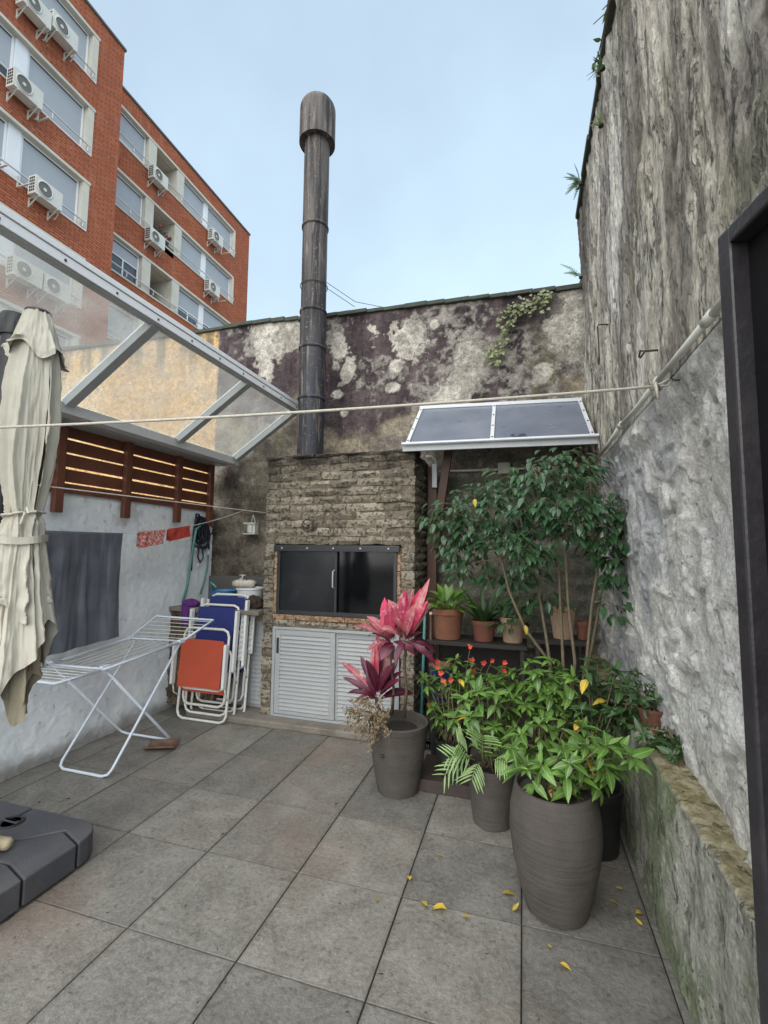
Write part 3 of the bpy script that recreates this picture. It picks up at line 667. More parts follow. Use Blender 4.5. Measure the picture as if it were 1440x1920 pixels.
def lay(parent, x0, x1, z0, h, m, y=YF, depth=.07, rot=None, org=None, L=(.20,.34), amp=.017, off=None):
    """one course of bricks between x0 and x1 (or along +y on the side face)"""
    x = x0; first = True
    while x < x1-.01:
        l = random.uniform(*L)
        if first and off is not None: l = off
        first = False
        if x1-(x+l) < .09: l = x1-x
        wq = max(.05, round(l/.02)*.02); key = (wq, round(h,3), m.name, random.randint(0,5))
        if key not in BC: BC[key] = brick_variant(wq, depth, h-.006, hash(key) & 0xffff, amp=amp, m=m, nx=4 if wq > .12 else 2)
        sx = (l-.006)/wq
        Mx = Matrix.Translation((x+l/2, y+random.uniform(-.010,.012), z0+h/2+random.uniform(-.003,.003))) @ Matrix.Diagonal((sx,1,1,1))
        if rot is not None: Mx = Matrix.Translation((org[0], org[1]+(x+l/2), z0+h/2)) @ Matrix.Rotation(R(90),4,'Z') @ Matrix.Translation((0,random.uniform(-.003,.006),0)) @ Matrix.Diagonal((sx,1,1,1))
        link('brick', BC[key], parent, Mx); x += l
def grill():
    t = thing('brick_barbecue', (-1.56, 3.95, 0), 'tall rustic brick barbecue with black sliding windows and louvred doors below', 'barbecue')
    H = .0719
    MB().box((GX0+.018, YF+.018, .05), (-2.17, YB, GZ-.05)).obj('mortar_core', m_mortar, t)
    MB().box((-.975, YF+.018, .05), (GX1-.018, YB, GZ-.05)).obj('mortar_core', m_mortar, t)
    MB().box((-2.168, YF+.018, 1.60), (-.977, YB, GZ-.05)).obj('mortar_core', m_mortar, t)
    MB().box((-2.168, YF+.018, .835), (-.977, YB, .90)).obj('mortar_core', m_mortar, t)
    n = int(round((GZ-.06)/H))
    for k in range(n):
        z = .06+k*H; o = .12 if k % 2 else None
        if z+H*.6 > 1.56: lay(t, GX0, GX1, z, H, m_gbrick, off=None if k % 2 else .14)
        else:
            lay(t, GX0, -2.168, z, H, m_gbrick, L=(.11,.12)); lay(t, -.977, GX1, z, H, m_gbrick, L=(.12,.13))
        if k % 2: lay(t, 0.0, .52, z, H, m_gbrick, rot=1, org=(GX1, YF+.05), L=(.22,.3))
        else: lay(t, 0.0, .52, z, H, m_gbrick, rot=1, org=(GX1, YF+.05), L=(.12,.3))
    lay(t, -2.168, -.977, .835, .062, m_gbrick, L=(.22,.28))
    # top course, ragged slab
    MB().box((GX0+.01, YF+.02, GZ-.049), (GX1-.01, YB, GZ-.004)).obj('top_slab', m_mortar, t)
    lay(t, GX0-.012, GX1+.012, GZ-.012, .036, m_gbrick, y=YF-.012, depth=.2, L=(.18,.32), amp=.014)
    # firebrick trim round the opening
    for k in range(3):
        z0 = .945+k*.2; 
        key = MB().box((-2.166,YF+.004,z0+.002),(-2.138,YF+.09,z0+.196)).obj('firebrick', m_fire, t, bevel=.004)
        MB().box((-1.008,YF+.004,z0+.002),(-.979,YF+.09,z0+.196)).obj('firebrick', m_fire, t, bevel=.004)
    x = -2.166
    while x < -.99:
        x1 = min(x+.232, -.979); MB().box((x+.002,YF-.002,.900),(x1-.002,YF+.12,.942)).obj('firebrick', m_fire, t, bevel=.004); x = x1
    # black steel window
    f = MB(); wx0, wx1, wz0, wz1 = -2.136, -1.010, .946, 1.545
    for a, b in (((wx0,YF+.0,wz0),(wx0+.03,YF+.06,wz1)), ((wx1-.03,YF+.0,wz0),(wx1,YF+.06,wz1)), ((wx0+.03,YF+.0,wz0),(wx1-.03,YF+.06,wz0+.035))): f.box(a, b)
    f.obj('window_frame', m_bframe, t, bevel=.002)
    hd = MB().box((-2.165,YF-.018,1.505),(-.985,YF+.06,1.56)).obj('header_track', m_bframe, t, bevel=.004)
    for k in range(5): MB().lathe([(0,.004),(.006,.003),(.008,0)], n=8).mesh('screw') 
    for k in range(5): MB().tube([(-2.08+k*.25,YF-.019,1.535),(-2.08+k*.25,YF-.023,1.535)], .007, 8).obj('screw', m_strip, hd)
    p1 = MB().box((-2.106,YF+.012,.981),(-1.555,YF+.018,1.505)).obj('sliding_pane', m_blkglass, t)
    p2 = MB().box((-1.60,YF+.034,.981),(-1.040,YF+.038,1.505)).obj('sliding_pane', m_smoke, t)
    MB().box((-1.572,YF+.004,.981),(-1.552,YF+.024,1.505)).obj('stile', m_bframe, p1)
    MB().tube([(-1.575,YF+.01,1.19),(-1.575,YF-.03,1.20),(-1.575,YF-.034,1.27),(-1.575,YF-.03,1.335),(-1.575,YF+.01,1.345)], .006, 8).obj('handle', m_alugrey, p1)
    MB().box((-2.16,YF+.05,.90),(-.98,YB-.02,.935)).obj('hearth', m_soot, t)
    MB().box((-2.16,YB-.06,.936),(-.98,YB-.03,1.6)).obj('fire_back', m_soot, t)
    MB().box((-1.62,YF+.25,.936),(-.98,YF+.50,1.06)).obj('ash_bank', plain('ash', (.30,.29,.28), .9, .3, 12), t)
    # louvred aluminium doors under the hearth
    fr = MB(); dx0, dx1, dz0, dz1 = -2.160, -.985, .060, .834
    for a, b in (((dx0,YF-.004,dz0),(dx0+.028,YF+.05,dz1)), ((dx1-.028,YF-.004,dz0),(dx1,YF+.05,dz1)), ((dx0+.028,YF-.004,dz1-.022),(dx1-.028,YF+.05,dz1)), ((dx0+.028,YF-.012,dz0),(dx1-.028,YF+.05,dz0+.018))): fr.box(a, b)
    fr.obj('door_frame', m_louvre, t, bevel=.002)
    for (a, b, y) in ((dx0+.03,-1.555,YF+.006),(-1.585,dx1-.03,YF+.028)):
        d = MB(); z0, z1 = dz0+.022, dz1-.026
        d.box((a,y-.006,z0),(a+.05,y+.012,z1)); d.box((b-.05,y-.006,z0),(b,y+.012,z1)); d.box((a+.05,y-.006,z1-.045),(b-.05,y+.012,z1)); d.box((a+.05,y-.006,z0),(b-.05,y+.012,z0+.03)); d.box((a+.05,y+.008,z0+.03),(b-.05,y+.011,z1-.045))
        do = d.obj('door', m_louvre, t, bevel=.0015)
        nsl = 19; zz0, zz1 = z0+.032, z1-.047; q = (zz1-zz0)/nsl
        for i in range(nsl):
            zc = zz0+q*(i+.5)
            MB().add([(a+.05,y+.006,zc+q*.46),(b-.05,y+.006,zc+q*.46),(b-.05,y-.008,zc-q*.40),(a+.05,y-.008,zc-q*.40),(a+.05,y+.007,zc-q*.5),(b-.05,y+.007,zc-q*.5)], [(3,2,1,0),(4,5,2,3)]).obj('slat', m_louvre, do)
        hx = a+.012 if a < -2 else b-.036
        MB().box((hx,y-.008,.60 if a < -2 else .62),(hx+.024,y-.0055,.735)).obj('finger_pull', m_dark, do)
    # damper wheel
    w = on(577,985,'Y',YF-.03); wh = MB(); R_ = .055
    wh.tube([(w.x+R_*math.cos(k*math.pi/12), w.y, w.z+R_*math.sin(k*math.pi/12)) for k in range(25)], .005, 6, False)
    for k in range(3): wh.tube([(w.x,w.y,w.z),(w.x+R_*math.cos(k*2.09+.5), w.y, w.z+R_*math.sin(k*2.09+.5))], .004, 5)
    wh.tube([(w.x,w.y-.008,w.z),(w.x,YF+.02,w.z)], .009, 8); wh.obj('damper_wheel', m_iron, t, smooth=True)
    MB().box((w.x+.03,YF-.018,w.z-.05),(w.x+.075,YF-.008,w.z-.01)).obj('damper_plate', m_iron, t)
def smoke():
    d = ND('smoky_glass'); d.done((.006,.007,.009), .08, spec=.6); tr = d.n('ShaderNodeBsdfTransparent'); tr.inputs[0].default_value = (.5,.5,.5,1)
    ms = d.n('ShaderNodeMixShader'); d.l(d.rng(d.noise(3,5), .35, .7, .35, .7), ms.inputs[0]); d.l(tr.outputs[0], ms.inputs[1]); d.l(d.b.outputs[0], ms.inputs[2]); d.l(ms.outputs[0], d.out.inputs[0]); return d.m
m_smoke = smoke(); m_blkglass = plain('sooty_black_glass', (.005,.006,.008), .2, .3, 4, bump=.02, dirt=((.03,.03,.03), .5))
m_soot = plain('sooty_lining', (.05,.047,.045), .95, .4, 8)
grill()
pl = MB().box((-2.95, 3.585, 0), (-.80, YB, .058)); o = pl.obj('concrete_plinth', m_conc, bevel=.012)
tag(o, 'low rough concrete plinth under the brick barbecue and counter', 'plinth', kind='structure')

# ================================================================== FLUE
def flue():
    FX, FY = -1.955, 3.97; r = .127
    t = thing('chimney_flue', (FX, FY, GZ), 'tall dark weathered metal flue pipe with a domed cap on the barbecue', 'chimney')
    d = ND('sooty_metal'); v = d.map((9,9,.55)); st = d.noise(1.6, 6, .65, v); sp = d.n('ShaderNodeSeparateXYZ'); d.l(d.pos, sp.inputs[0])
    h = d.rng(d.math('ADD', sp.outputs[2], d.math('MULTIPLY', d.noise(2.2, 5), 1.2)), 3.7, 5.2)
    col = d.mix(h, (.030,.033,.042), (.080,.070,.064)); col = d.mix(d.rng(st, .46, .58, 0, .9), col, (.012,.011,.013)); 
    col = d.mix(d.rng(d.noise(2., 6, .7, d.map((13,13,1.2),(3,1,0))), .55, .63, 0, .7), col, (.19,.165,.14)); col = d.mix(d.rng(d.noise(40, 3), .62, .7, 0, .5), col, (.22,.2,.17))
    mm = d.done(col, d.rng(st, .3, .7, .55, .75), d.bump(d.noise(30, 4), .25, .006), .0, .35)
    zs = [2.385, 2.98, 3.49, 3.86, 4.75, 5.78]
    for i, (a, b) in enumerate(zip(zs, zs[1:])):
        rr = r-.003*(i % 2); MB().lathe([(rr,a+.001),(rr,b)], (FX,FY,0), 40).obj('pipe_section', mm, t, auto=40)
    for z in zs[1:-1]:
        MB().lathe([(r+.001,z-.016),(r+.007,z-.012),(r+.009,z),(r+.007,z+.012),(r+.001,z+.016)], (FX,FY,0), 40).obj('collar', mm, t, smooth=True)
    c = MB(); R2 = .182; z0 = 5.66
    prof = [(R2-.004,z0),(R2,z0)] + [(R2,z0+.36)] + [(R2*math.cos(a), z0+.36+.145*math.sin(a)) for a in np.linspace(.15,1.55,8)] + [(0,z0+.506)]
    c.lathe(prof[1:], (FX,FY,0), 40); c.f = [f for f in c.f if len(f) == 4]
    c.lathe([(R2-.006,z0+.001),(R2-.006,z0+.29),(0,z0+.40)][::-1], (FX,FY,0), 40); 
    c.obj('cap', mm, t, auto=50)
    # guy wires from the bands to the wall
    p = on(625,742,'Y',YB-.01); MB().tube([(FX+r*.7,FY+.09,3.49),(p.x-.05,p.y-.05,p.z+.05),p], .004, 5).obj('guy_wire', m_iron, t)
    MB().tube([(FX+.12,FY-.04,4.16),(-1.60,4.2,4.05),(-1.25,4.35,4.0)], .003, 5).tube([(FX+.12,FY+.02,4.12),(-1.62,4.24,4.02)], .003, 5).obj('guy_wire', m_iron, t)
    MB().tube([(FX+.135*math.cos(a), FY+.135*math.sin(a), 4.13) for a in np.linspace(0,6.283,24)], .004, 5, False).obj('guy_band', m_iron, t)
flue()

# ================================================================== SINK COUNTER
def counter():
    t = thing('brick_sink_counter', (-2.8, 3.9, 0), 'low brick sink counter with a pale louvred door beside the barbecue', 'counter')
    MB().box((-3.255,3.70,.058),(-2.76,4.23,.90)).obj('mortar_core', m_mortar, t)
    for k in range(12): lay(t, -3.255, -2.745, .060+k*.0719, .0719, m_cbrick, y=3.68, L=(.2,.26), off=.13 if k % 2 else None)
    for k in range(12): lay(t, .02, .50, .060+k*.0719, .0719, m_cbrick, rot=1, org=(-2.745,3.70), L=(.2,.26), off=.13 if k % 2 else None)
    MB().box((-3.258,3.665,.925),(-2.28,4.232,.965)).obj('counter_slab', plain('cement_slab', (.17,.15,.125), .85, .3, 7, bump=.5, bs=50), t, bevel=.006)
    MB().box((-2.73,3.80,.862),(-2.28,4.2,.9248)).obj('lintel', m_mortar, t)
    d = MB().box((-2.73,3.87,.06),(-2.28,3.875,.86)).box((-2.73,3.855,.06),(-2.69,3.869,.86)).box((-2.32,3.855,.06),(-2.28,3.869,.86)).obj('door', m_louvre, t)
    for i in range(19):
        z = .09+i*.04; MB().add([(-2.688,3.868,z+.036),(-2.322,3.868,z+.036),(-2.322,3.857,z),(-2.688,3.857,z)], [(3,2,1,0)]).obj('slat', m_louvre, d)
counter()

# ================================================================== SMALL CANOPY
def canopy():
    t = thing('tinted_canopy', (-.17, 4.0, 2.4), 'small grey tinted panel canopy in an aluminium frame above the potted plants', 'canopy')
    A, B, C_, D_ = Vector((-.935,4.27,2.895)), Vector((.515,4.27,2.85)), Vector((-.935,3.66,2.385)), Vector((.535,3.66,2.362))
    def P(u, v): return A.lerp(B,u).lerp(C_.lerp(D_,u), v)
    n = (B-A).cross(C_-A).normalized(); n = n if n.z > 0 else -n
    d = ND('tinted_sheet'); col = d.mix(d.rng(d.noise(2.5,6,.6), .35, .7), (.11,.13,.17), (.16,.18,.22))
    col = d.mix(d.rng(d.noise(3.2,6,.6,d.map((1,1,1),(2.4,0,0))), .64, .67, 0, .8), col, (.03,.034,.042))
    mt = d.done(col, d.rng(d.noise(4,5), .3, .7, .12, .32), spec=.6)
    for (a, b) in ((.012,.478),(.492,.988)):
        q = [P(a,.0)+n*.006,P(b,.0)+n*.006,P(b,.97)+n*.006,P(a,.97)+n*.006]; MB().add(q+[p-n*.006 for p in q], [(3,2,1,0),(4,5,6,7),(0,1,5,4),(1,2,6,5),(2,3,7,6),(3,0,4,7)]).obj('tinted_panel', mt, t)
    for u in (.012,.485,.988):
        s = MB().beam(P(u,-.01)+n*.013, P(u,.985)+n*.013, .030, .010, n).obj('strip', m_strip, t, bevel=.002)
        for v in (.08,.34,.62,.9): p = P(u,v)+n*.0195; MB().tube([p,p+n*.004], .007, 8).obj('screw', m_bframe, s)
        MB().beam(P(u,.0)-n*.028, P(u,.97)-n*.028, .035, .05, n).obj('rafter', m_alugrey, t)
    MB().beam(P(-.01,1.0)-n*.012, P(1.01,1.0)-n*.012, .025, .058, (0,0,1)).obj('front_beam', m_alugrey, t, bevel=.003)
    MB().beam(P(-.012,1.0)+n*.028+Vector((0,-.012,0)), P(1.012,1.0)+n*.028+Vector((0,-.012,0)), .030, .012, n).obj('front_trim', m_strip, t, bevel=.002)
    MB().beam(P(0,0)+n*.01+Vector((0,-.005,0)), P(1,0)+n*.01+Vector((0,-.005,0)), .03, .03).obj('wall_rail', m_strip, t)
    # brown support post and its raking arm
    MB().beam((-.805,4.17,.058),(-.795,4.19,2.30),.085,.05,(0,1,0)).obj('support_post', m_post, t, bevel=.004)
    MB().beam((-.775,4.14,1.55),(-.60,4.03,2.56),.075,.04,(0,1,0)).obj('support_arm', m_post, t, bevel=.004)
canopy()
def conduit():
    t = thing('electrical_conduit', (-.5,4.27,2.25), 'white plastic conduit and junction box on the wall under the tinted canopy', 'conduit')
    MB().tube([(-.855,4.16,2.40),(-.80,4.165,2.40),(-.765,4.17,2.37),(-.755,4.17,2.31)], .013, 10).obj('elbow_pipe', m_pvc, t, smooth=True)
    MB().box((-.790,4.12,2.10),(-.745,4.155,2.32)).obj('trunking', m_alu, t, bevel=.003)
    MB().tube([(-.745,4.235,2.265),(-.20,4.235,2.265)], .011, 10).obj('pipe', m_pvc, t, smooth=True)
    MB().box((-.205,4.215,2.22),(-.098,4.262,2.325)).obj('junction_box', plain('beige_box', (.42,.43,.36), .5, .08), t, bevel=.006)
    MB().tube([(-.098,4.235,2.265),(.5,4.235,2.262)], .011, 10).obj('pipe', m_pvc, t, smooth=True)
conduit()

# ================================================================== PARASOL
def parasol():
    ax, ay = -2.155, 1.50
    t = thing('cantilever_parasol', (ax-.17, ay+.02, .15), 'closed cream canvas parasol tied with cord beside its black mast', 'parasol')
    MB().lathe([(.047,.15),(.047,2.60)], (ax-.185,ay+.02,0), 20).obj('mast', m_bframe, t, auto=40)
    MB().lathe([(.056,2.53),(.058,2.545),(.058,2.625),(.05,2.64),(0,2.642)], (ax-.185,ay+.02,0), 20).obj('mast_cap', m_bframe, t, auto=40)
    MB().beam((ax-.185,ay+.02,2.56),(ax-.02,ay,2.58),.05,.05).obj('arm', m_bframe, t, bevel=.006)
    MB().lathe([(.016,.92),(.016,2.6)], (ax,ay,0), 12).obj('canopy_pole', m_bframe, t, smooth=True)
    def cloth(name, prof, folds, seed, hem=None, m=m_cream, n=240, amp=1., ph=0, a0=0, a1=2*math.pi, nz=110):
        """gathered canvas: radius profile (z, r, fold depth) from top to hem, hem(theta) lowers the edge"""
        th = np.linspace(a0, a1, n); v = np.linspace(0, 1, nz); T, V = np.meshgrid(th, v, indexing='ij')
        zp = np.array([p[0] for p in prof]); rp = np.array([p[1] for p in prof]); fp = np.array([p[2] for p in prof]); u = np.linspace(0,1,len(zp))
        z = np.interp(V, u, zp); r = np.interp(V, u, rp); f = np.interp(V, u, fp)
        if hem is not None: z = z - hem(T)*sst(.55,1,V)
        wob = (fbm(T*1.6+seed, V*3, seed)-.5)*1.4
        ww = 1-2*np.abs(np.sin((folds*T+ph+wob*2.6)/2))**.55
        ww2 = 1-2*np.abs(np.sin((folds*2.6*T+seed+wob*4)/2))**.6
        rr = .84*r*(1+f*amp*(ww*.88+ww2*.12)) + (fbm(T*5, z*9, seed+5)-.5)*.010 + (ridged(T*3+z*5, z*7-T, seed+9, 3)-.6)*.007
        P = np.stack([ax+rr*np.cos(T), ay+rr*np.sin(T), z], -1)
        return link(name, grid_mesh(name, P, m), t)
    MB().lathe([(.046,2.60),(.053,2.606),(.053,2.616),(.047,2.621),(0,2.623)], (ax,ay,0), 28).obj('top_ring', m_bframe, t, smooth=True)
    # inner canopy down to the tie, then the loose skirt
    cloth('canopy', [(2.56,.065,.02),(2.45,.10,.08),(2.30,.118,.14),(2.1,.125,.18),(1.95,.118,.2),(1.80,.10,.22),(1.70,.080,.25),(1.665,.074,.26),(1.62,.088,.22),(1.54,.092,.16),(1.44,.102,.2),(1.25,.125,.2),(1.08,.15,.18),(.95,.17,.15)], 7, 11,
          lambda T: .10*np.cos(2*T+2.6)+.05*np.cos(5*T+.4)+.12*(np.cos(T+2.2)))
    cloth('inner_panels', [(1.6,.06,.1),(1.4,.075,.2),(1.2,.09,.25),(1.0,.105,.3),(.86,.11,.3)], 6, 23, lambda T: .10*np.cos(3*T+1.0), m_cream2, 140, 1., .7, nz=24)
    cloth('upper_flap', [(1.56,.098,.10),(1.42,.112,.2),(1.30,.128,.26),(1.235,.135,.26)], 6, 31, lambda T: .05*np.cos(3*T+.5), m_cream, 200, 1., 1.3, nz=26)
    cloth('vent_top', [(2.612,.060,.0),(2.56,.078,.05),(2.50,.102,.12),(2.44,.13,.18),(2.405,.143,.2)], 5, 41, lambda T: .035*np.cos(4*T+1.5), m_cream, 200, 1., .4, nz=26)
    MB().tube([(ax+.070*math.cos(a)*(1+.14*math.cos(7*a)), ay+.070*math.sin(a)*(1+.14*math.cos(7*a)), 1.668+.012*math.sin(a+1)) for a in np.linspace(0,6.283,40)], .006, 6, False).obj('tie_cord', m_rope, t, smooth=True)
    kx, ky = ax+.075, ay-.045; MB().tube([(kx,ky,1.67),(kx+.015,ky-.012,1.66),(kx+.008,ky-.02,1.62)], .006, 6).tube([(kx,ky,1.67),(kx+.02,ky-.006,1.69),(kx+.035,ky-.01,1.665)], .006, 6).obj('knot', m_rope, t)
    b = MB(); pts = [(ax+.096*math.cos(a)*(1+.05*math.cos(5*a)), ay+.096*math.sin(a)*(1+.05*math.cos(5*a)), 1.555+.008*math.sin(2*a)) for a in np.linspace(0,6.283,40)]
    for i in range(len(pts)-1):
        p, q = pts[i], pts[i+1]; b.add([(p[0],p[1],p[2]-.016),(q[0],q[1],q[2]-.016),(q[0],q[1],q[2]+.016),(p[0],p[1],p[2]+.016)], [(0,1,2,3)])
    b.obj('strap', m_cream, t, smooth=True)
    for k in range(4):
        a = -1.6+k*.9; MB().tube([(ax+.02*math.cos(a),ay+.02*math.sin(a),2.3),(ax+.05*math.cos(a),ay+.05*math.sin(a),1.6),(ax+.09*math.cos(a),ay+.09*math.sin(a),.98)], .008, 6).obj('rib', m_wood2, t)
m_wood2 = plain('brown_rib', (.16,.09,.05), .6, .25, 12)
parasol()
def parasol_base():
    X1, Y1, h = -2.035, 1.93, .128
    t = thing('weighted_umbrella_stand', (X1-.5, Y1-.5, 0), 'dark grey plastic parasol base made of locking weight plates', 'umbrella stand')
    def plate(pts, z1=h):
        b = MB(); n = len(pts); cx = sum(p[0] for p in pts)/n; cy = sum(p[1] for p in pts)/n
        b.v = [(x,y,.012) for x,y in pts]+[(x,y,z1) for x,y in pts]; b.f = [tuple(range(n))[::-1], tuple(range(n,2*n))]+[(i,(i+1)%n,n+(i+1)%n,n+i) for i in range(n)]
        return b.obj('weight_plate', m_dgrey, t, bevel=.007)
    def arc(cx, cy, r, a0, a1, k=7): return [(cx+r*math.cos(R(a0+(a1-a0)*i/(k-1))), cy+r*math.sin(R(a0+(a1-a0)*i/(k-1)))) for i in range(k)]
    c, d, g = .5, .16, .006
    cx, cy = X1-c, Y1-c
    # far right plate, cut with an angled inner joint
    p1 = plate([(cx+g,1.62),(-2.335,1.709),(-2.19,1.835),(X1,1.780)] + arc(X1-.13,Y1-.13,.13,0,90) + [(cx+g,Y1)])
    pm = plate([(cx+g,1.452),(-2.24,1.580),(-2.193,1.580),(X1,1.531),(X1,1.770),(-2.19,1.825),(-2.335,1.699),(cx+g,1.61)], h-.003)
    p2 = plate([(cx-g,Y1)] + arc(X1-2*c+.13,Y1-.13,.13,90,180) + [(X1-2*c,cy+g),(cx-.16,cy+g),(cx-g,cy+.09)])
    p3 = plate([(cx+g,cy-c)] + arc(X1-.13,Y1-2*c+.13,.13,-90,0) + [(X1,1.521),(-2.193,1.57),(-2.24,1.57),(cx+g,1.442)])
    p4 = plate([(cx-g,cy+.08),(cx-.16,cy-g),(X1-2*c,cy-g)] + arc(X1-2*c+.13,Y1-2*c+.13,.13,180,270) + [(cx-g,cy-c)])
    for p, (x, y) in ((p1,(cx+.02-.0,Y1-.13)),(p2,(cx-.27,cy+.33)),(p3,(cx+.3,cy-.3))):
        q = on(22,1542,'Z',h) if p is p2 else Vector((x,y,h))
        MB().lathe([(.0,.001),(.045,.001),(.052,.004),(.058,.001)], (q.x,q.y,h), 20).obj('filler_cap', m_bframe, p, smooth=True)
        MB().box((q.x-.045,q.y-.006,h+.002),(q.x+.045,q.y+.006,h+.012)).obj('grip', m_dgrey, p)
    for (x, y) in ((X1-.12,Y1-.07),(X1-.03,Y1-.45),(X1-.9,Y1-.1),(X1-.06,Y1-.9)): MB().lathe([(.03,0),(.03,.0122)], (x,y,0), 10).obj('foot', m_bframe, t)
parasol_base()
q = on(0,1585,'Z',.15)
b = MB().tube([(q.x-.16,q.y-.03,.158),(q.x-.06,q.y-.005,.158),(q.x+.035,q.y+.01,.157),(q.x+.048,q.y+.012,.155)], [.026,.028,.027,.018], 10)
tag(b.obj('wood_offcut', plain('bleached_wood', (.40,.33,.22), .85, .3, 25, bump=.6), smooth=True), 'short bleached wooden stick lying on the grey parasol base', 'stick')

# ================================================================== CLOTHES AIRER
def airer():
    t = thing('clothes_airer', (-2.9, 2.8, 0), 'white folding wire clothes airer with crossed legs', 'clothes airer')
    r = .0095; xa, xb = -3.10, -2.66
    def U(y0, z0, y1, z1, n, xa=xa, xb=xb, rr=r):
        c = .05
        d = Vector((0,y1-y0,z1-z0)).normalized()*c
        return MB().tube([(xa,y1,z1),(xa,y0+d.y,z0+d.z),(xa+.012,y0+d.y*.3,z0+d.z*.3),(xa+c,y0,z0),(xb-c,y0,z0),(xb-.012,y0+d.y*.3,z0+d.z*.3),(xb,y0+d.y,z0+d.z),(xb,y1,z1)], rr, 8).obj(n, m_rack, t, smooth=True)
    l1 = U(2.50, r, 3.12, .765, 'leg_frame', -3.085, -2.645); l2 = U(3.115, r, 2.44, .735, 'leg_frame', -3.17, -2.68)
    top = MB().tube([(xa,2.40,.725),(xb+.02,2.42,.725),(xb+.02,3.14,.775),(xa-.04,3.10,.775),(xa,2.40,.725)], r, 8).obj('top_frame', m_rack, t, smooth=True)
    for i in range(7):
        u = (i+.5)/7; MB().tube([(xa+(xb+.02-xa)*u,2.41,.727),(xa-.04+(xb+.06-xa)*u,3.12,.777)], .0028, 5).obj('wire', m_cord, top)
    w = MB().tube([(xa-.04,3.11,.78),(xa-.05,3.40,.915),(xb+.02+.11,3.37,.915),(xb+.02,3.15,.78)], r, 8).obj('wing', m_rack, t, smooth=True)
    for i in range(6):
        u = (i+.5)/6; MB().tube([(xa-.045,3.11+.28*u,.78+.135*u),(xb+.02+.10*u,3.15+.22*u,.78+.135*u)], .0028, 5).obj('wire', m_cord, w)
    w2 = MB().tube([(xa,2.40,.722),(xa+.02,2.12,.71),(xb-.02,2.12,.71),(xb,2.41,.722)], r, 8).obj('wing', m_rack, t, smooth=True)
    for i in range(6): u = (i+.5)/6; MB().tube([(xa+.01,2.40-.28*u,.722-.012*u),(xb,2.41-.28*u,.722-.012*u)], .0028, 5).obj('wire', m_cord, w2)
    for (x, y, z) in ((xa,2.44,.73),(xb,2.44,.73),(xa-.03,3.11,.776),(xb+.015,3.13,.776)): MB().box((x-.016,y-.03,z-.014),(x+.016,y+.03,z+.016)).obj('joint', plain('blue_plastic', (.35,.5,.66), .4) if False else m_rack, t, bevel=.005)
airer()
def roof_tile():
    b = MB(); c = on(303,1402,'Z',0); n = 9; L = .22
    for j in range(2):
        for th in (0, .012):
            for i in range(n):
                a = R(200+140*i/(n-1)); rr = .085-th; b.v.append((rr*math.cos(a), (j-.5)*L, .085+rr*math.sin(a)*.6))
    f = lambda j,s,i: j*2*n+s*n+i
    for i in range(n-1):
        b.f += [(f(0,0,i),f(0,0,i+1),f(1,0,i+1),f(1,0,i)), (f(0,1,i+1),f(0,1,i),f(1,1,i),f(1,1,i+1)), (f(0,0,i+1),f(0,0,i),f(0,1,i),f(0,1,i+1)), (f(1,0,i),f(1,0,i+1),f(1,1,i+1),f(1,1,i))]
    b.f += [(f(0,0,0),f(1,0,0),f(1,1,0),f(0,1,0)),(f(1,0,n-1),f(0,0,n-1),f(0,1,n-1),f(1,1,n-1))]
    zmin = min(v[2] for v in b.v); M = Matrix.Translation((c.x,c.y,-zmin+.001)) @ Matrix.Rotation(R(-68),4,'Z')
    b.v = [tuple(M @ Vector(v)) for v in b.v]
    tag(b.obj('roof_tile_shard', plain('brown_tile', (.13,.07,.045), .6, .4, 14, dirt=((.3,.26,.2), .5)), smooth=True), 'broken brown curved roof tile lying under the clothes airer', 'tile')
roof_tile()

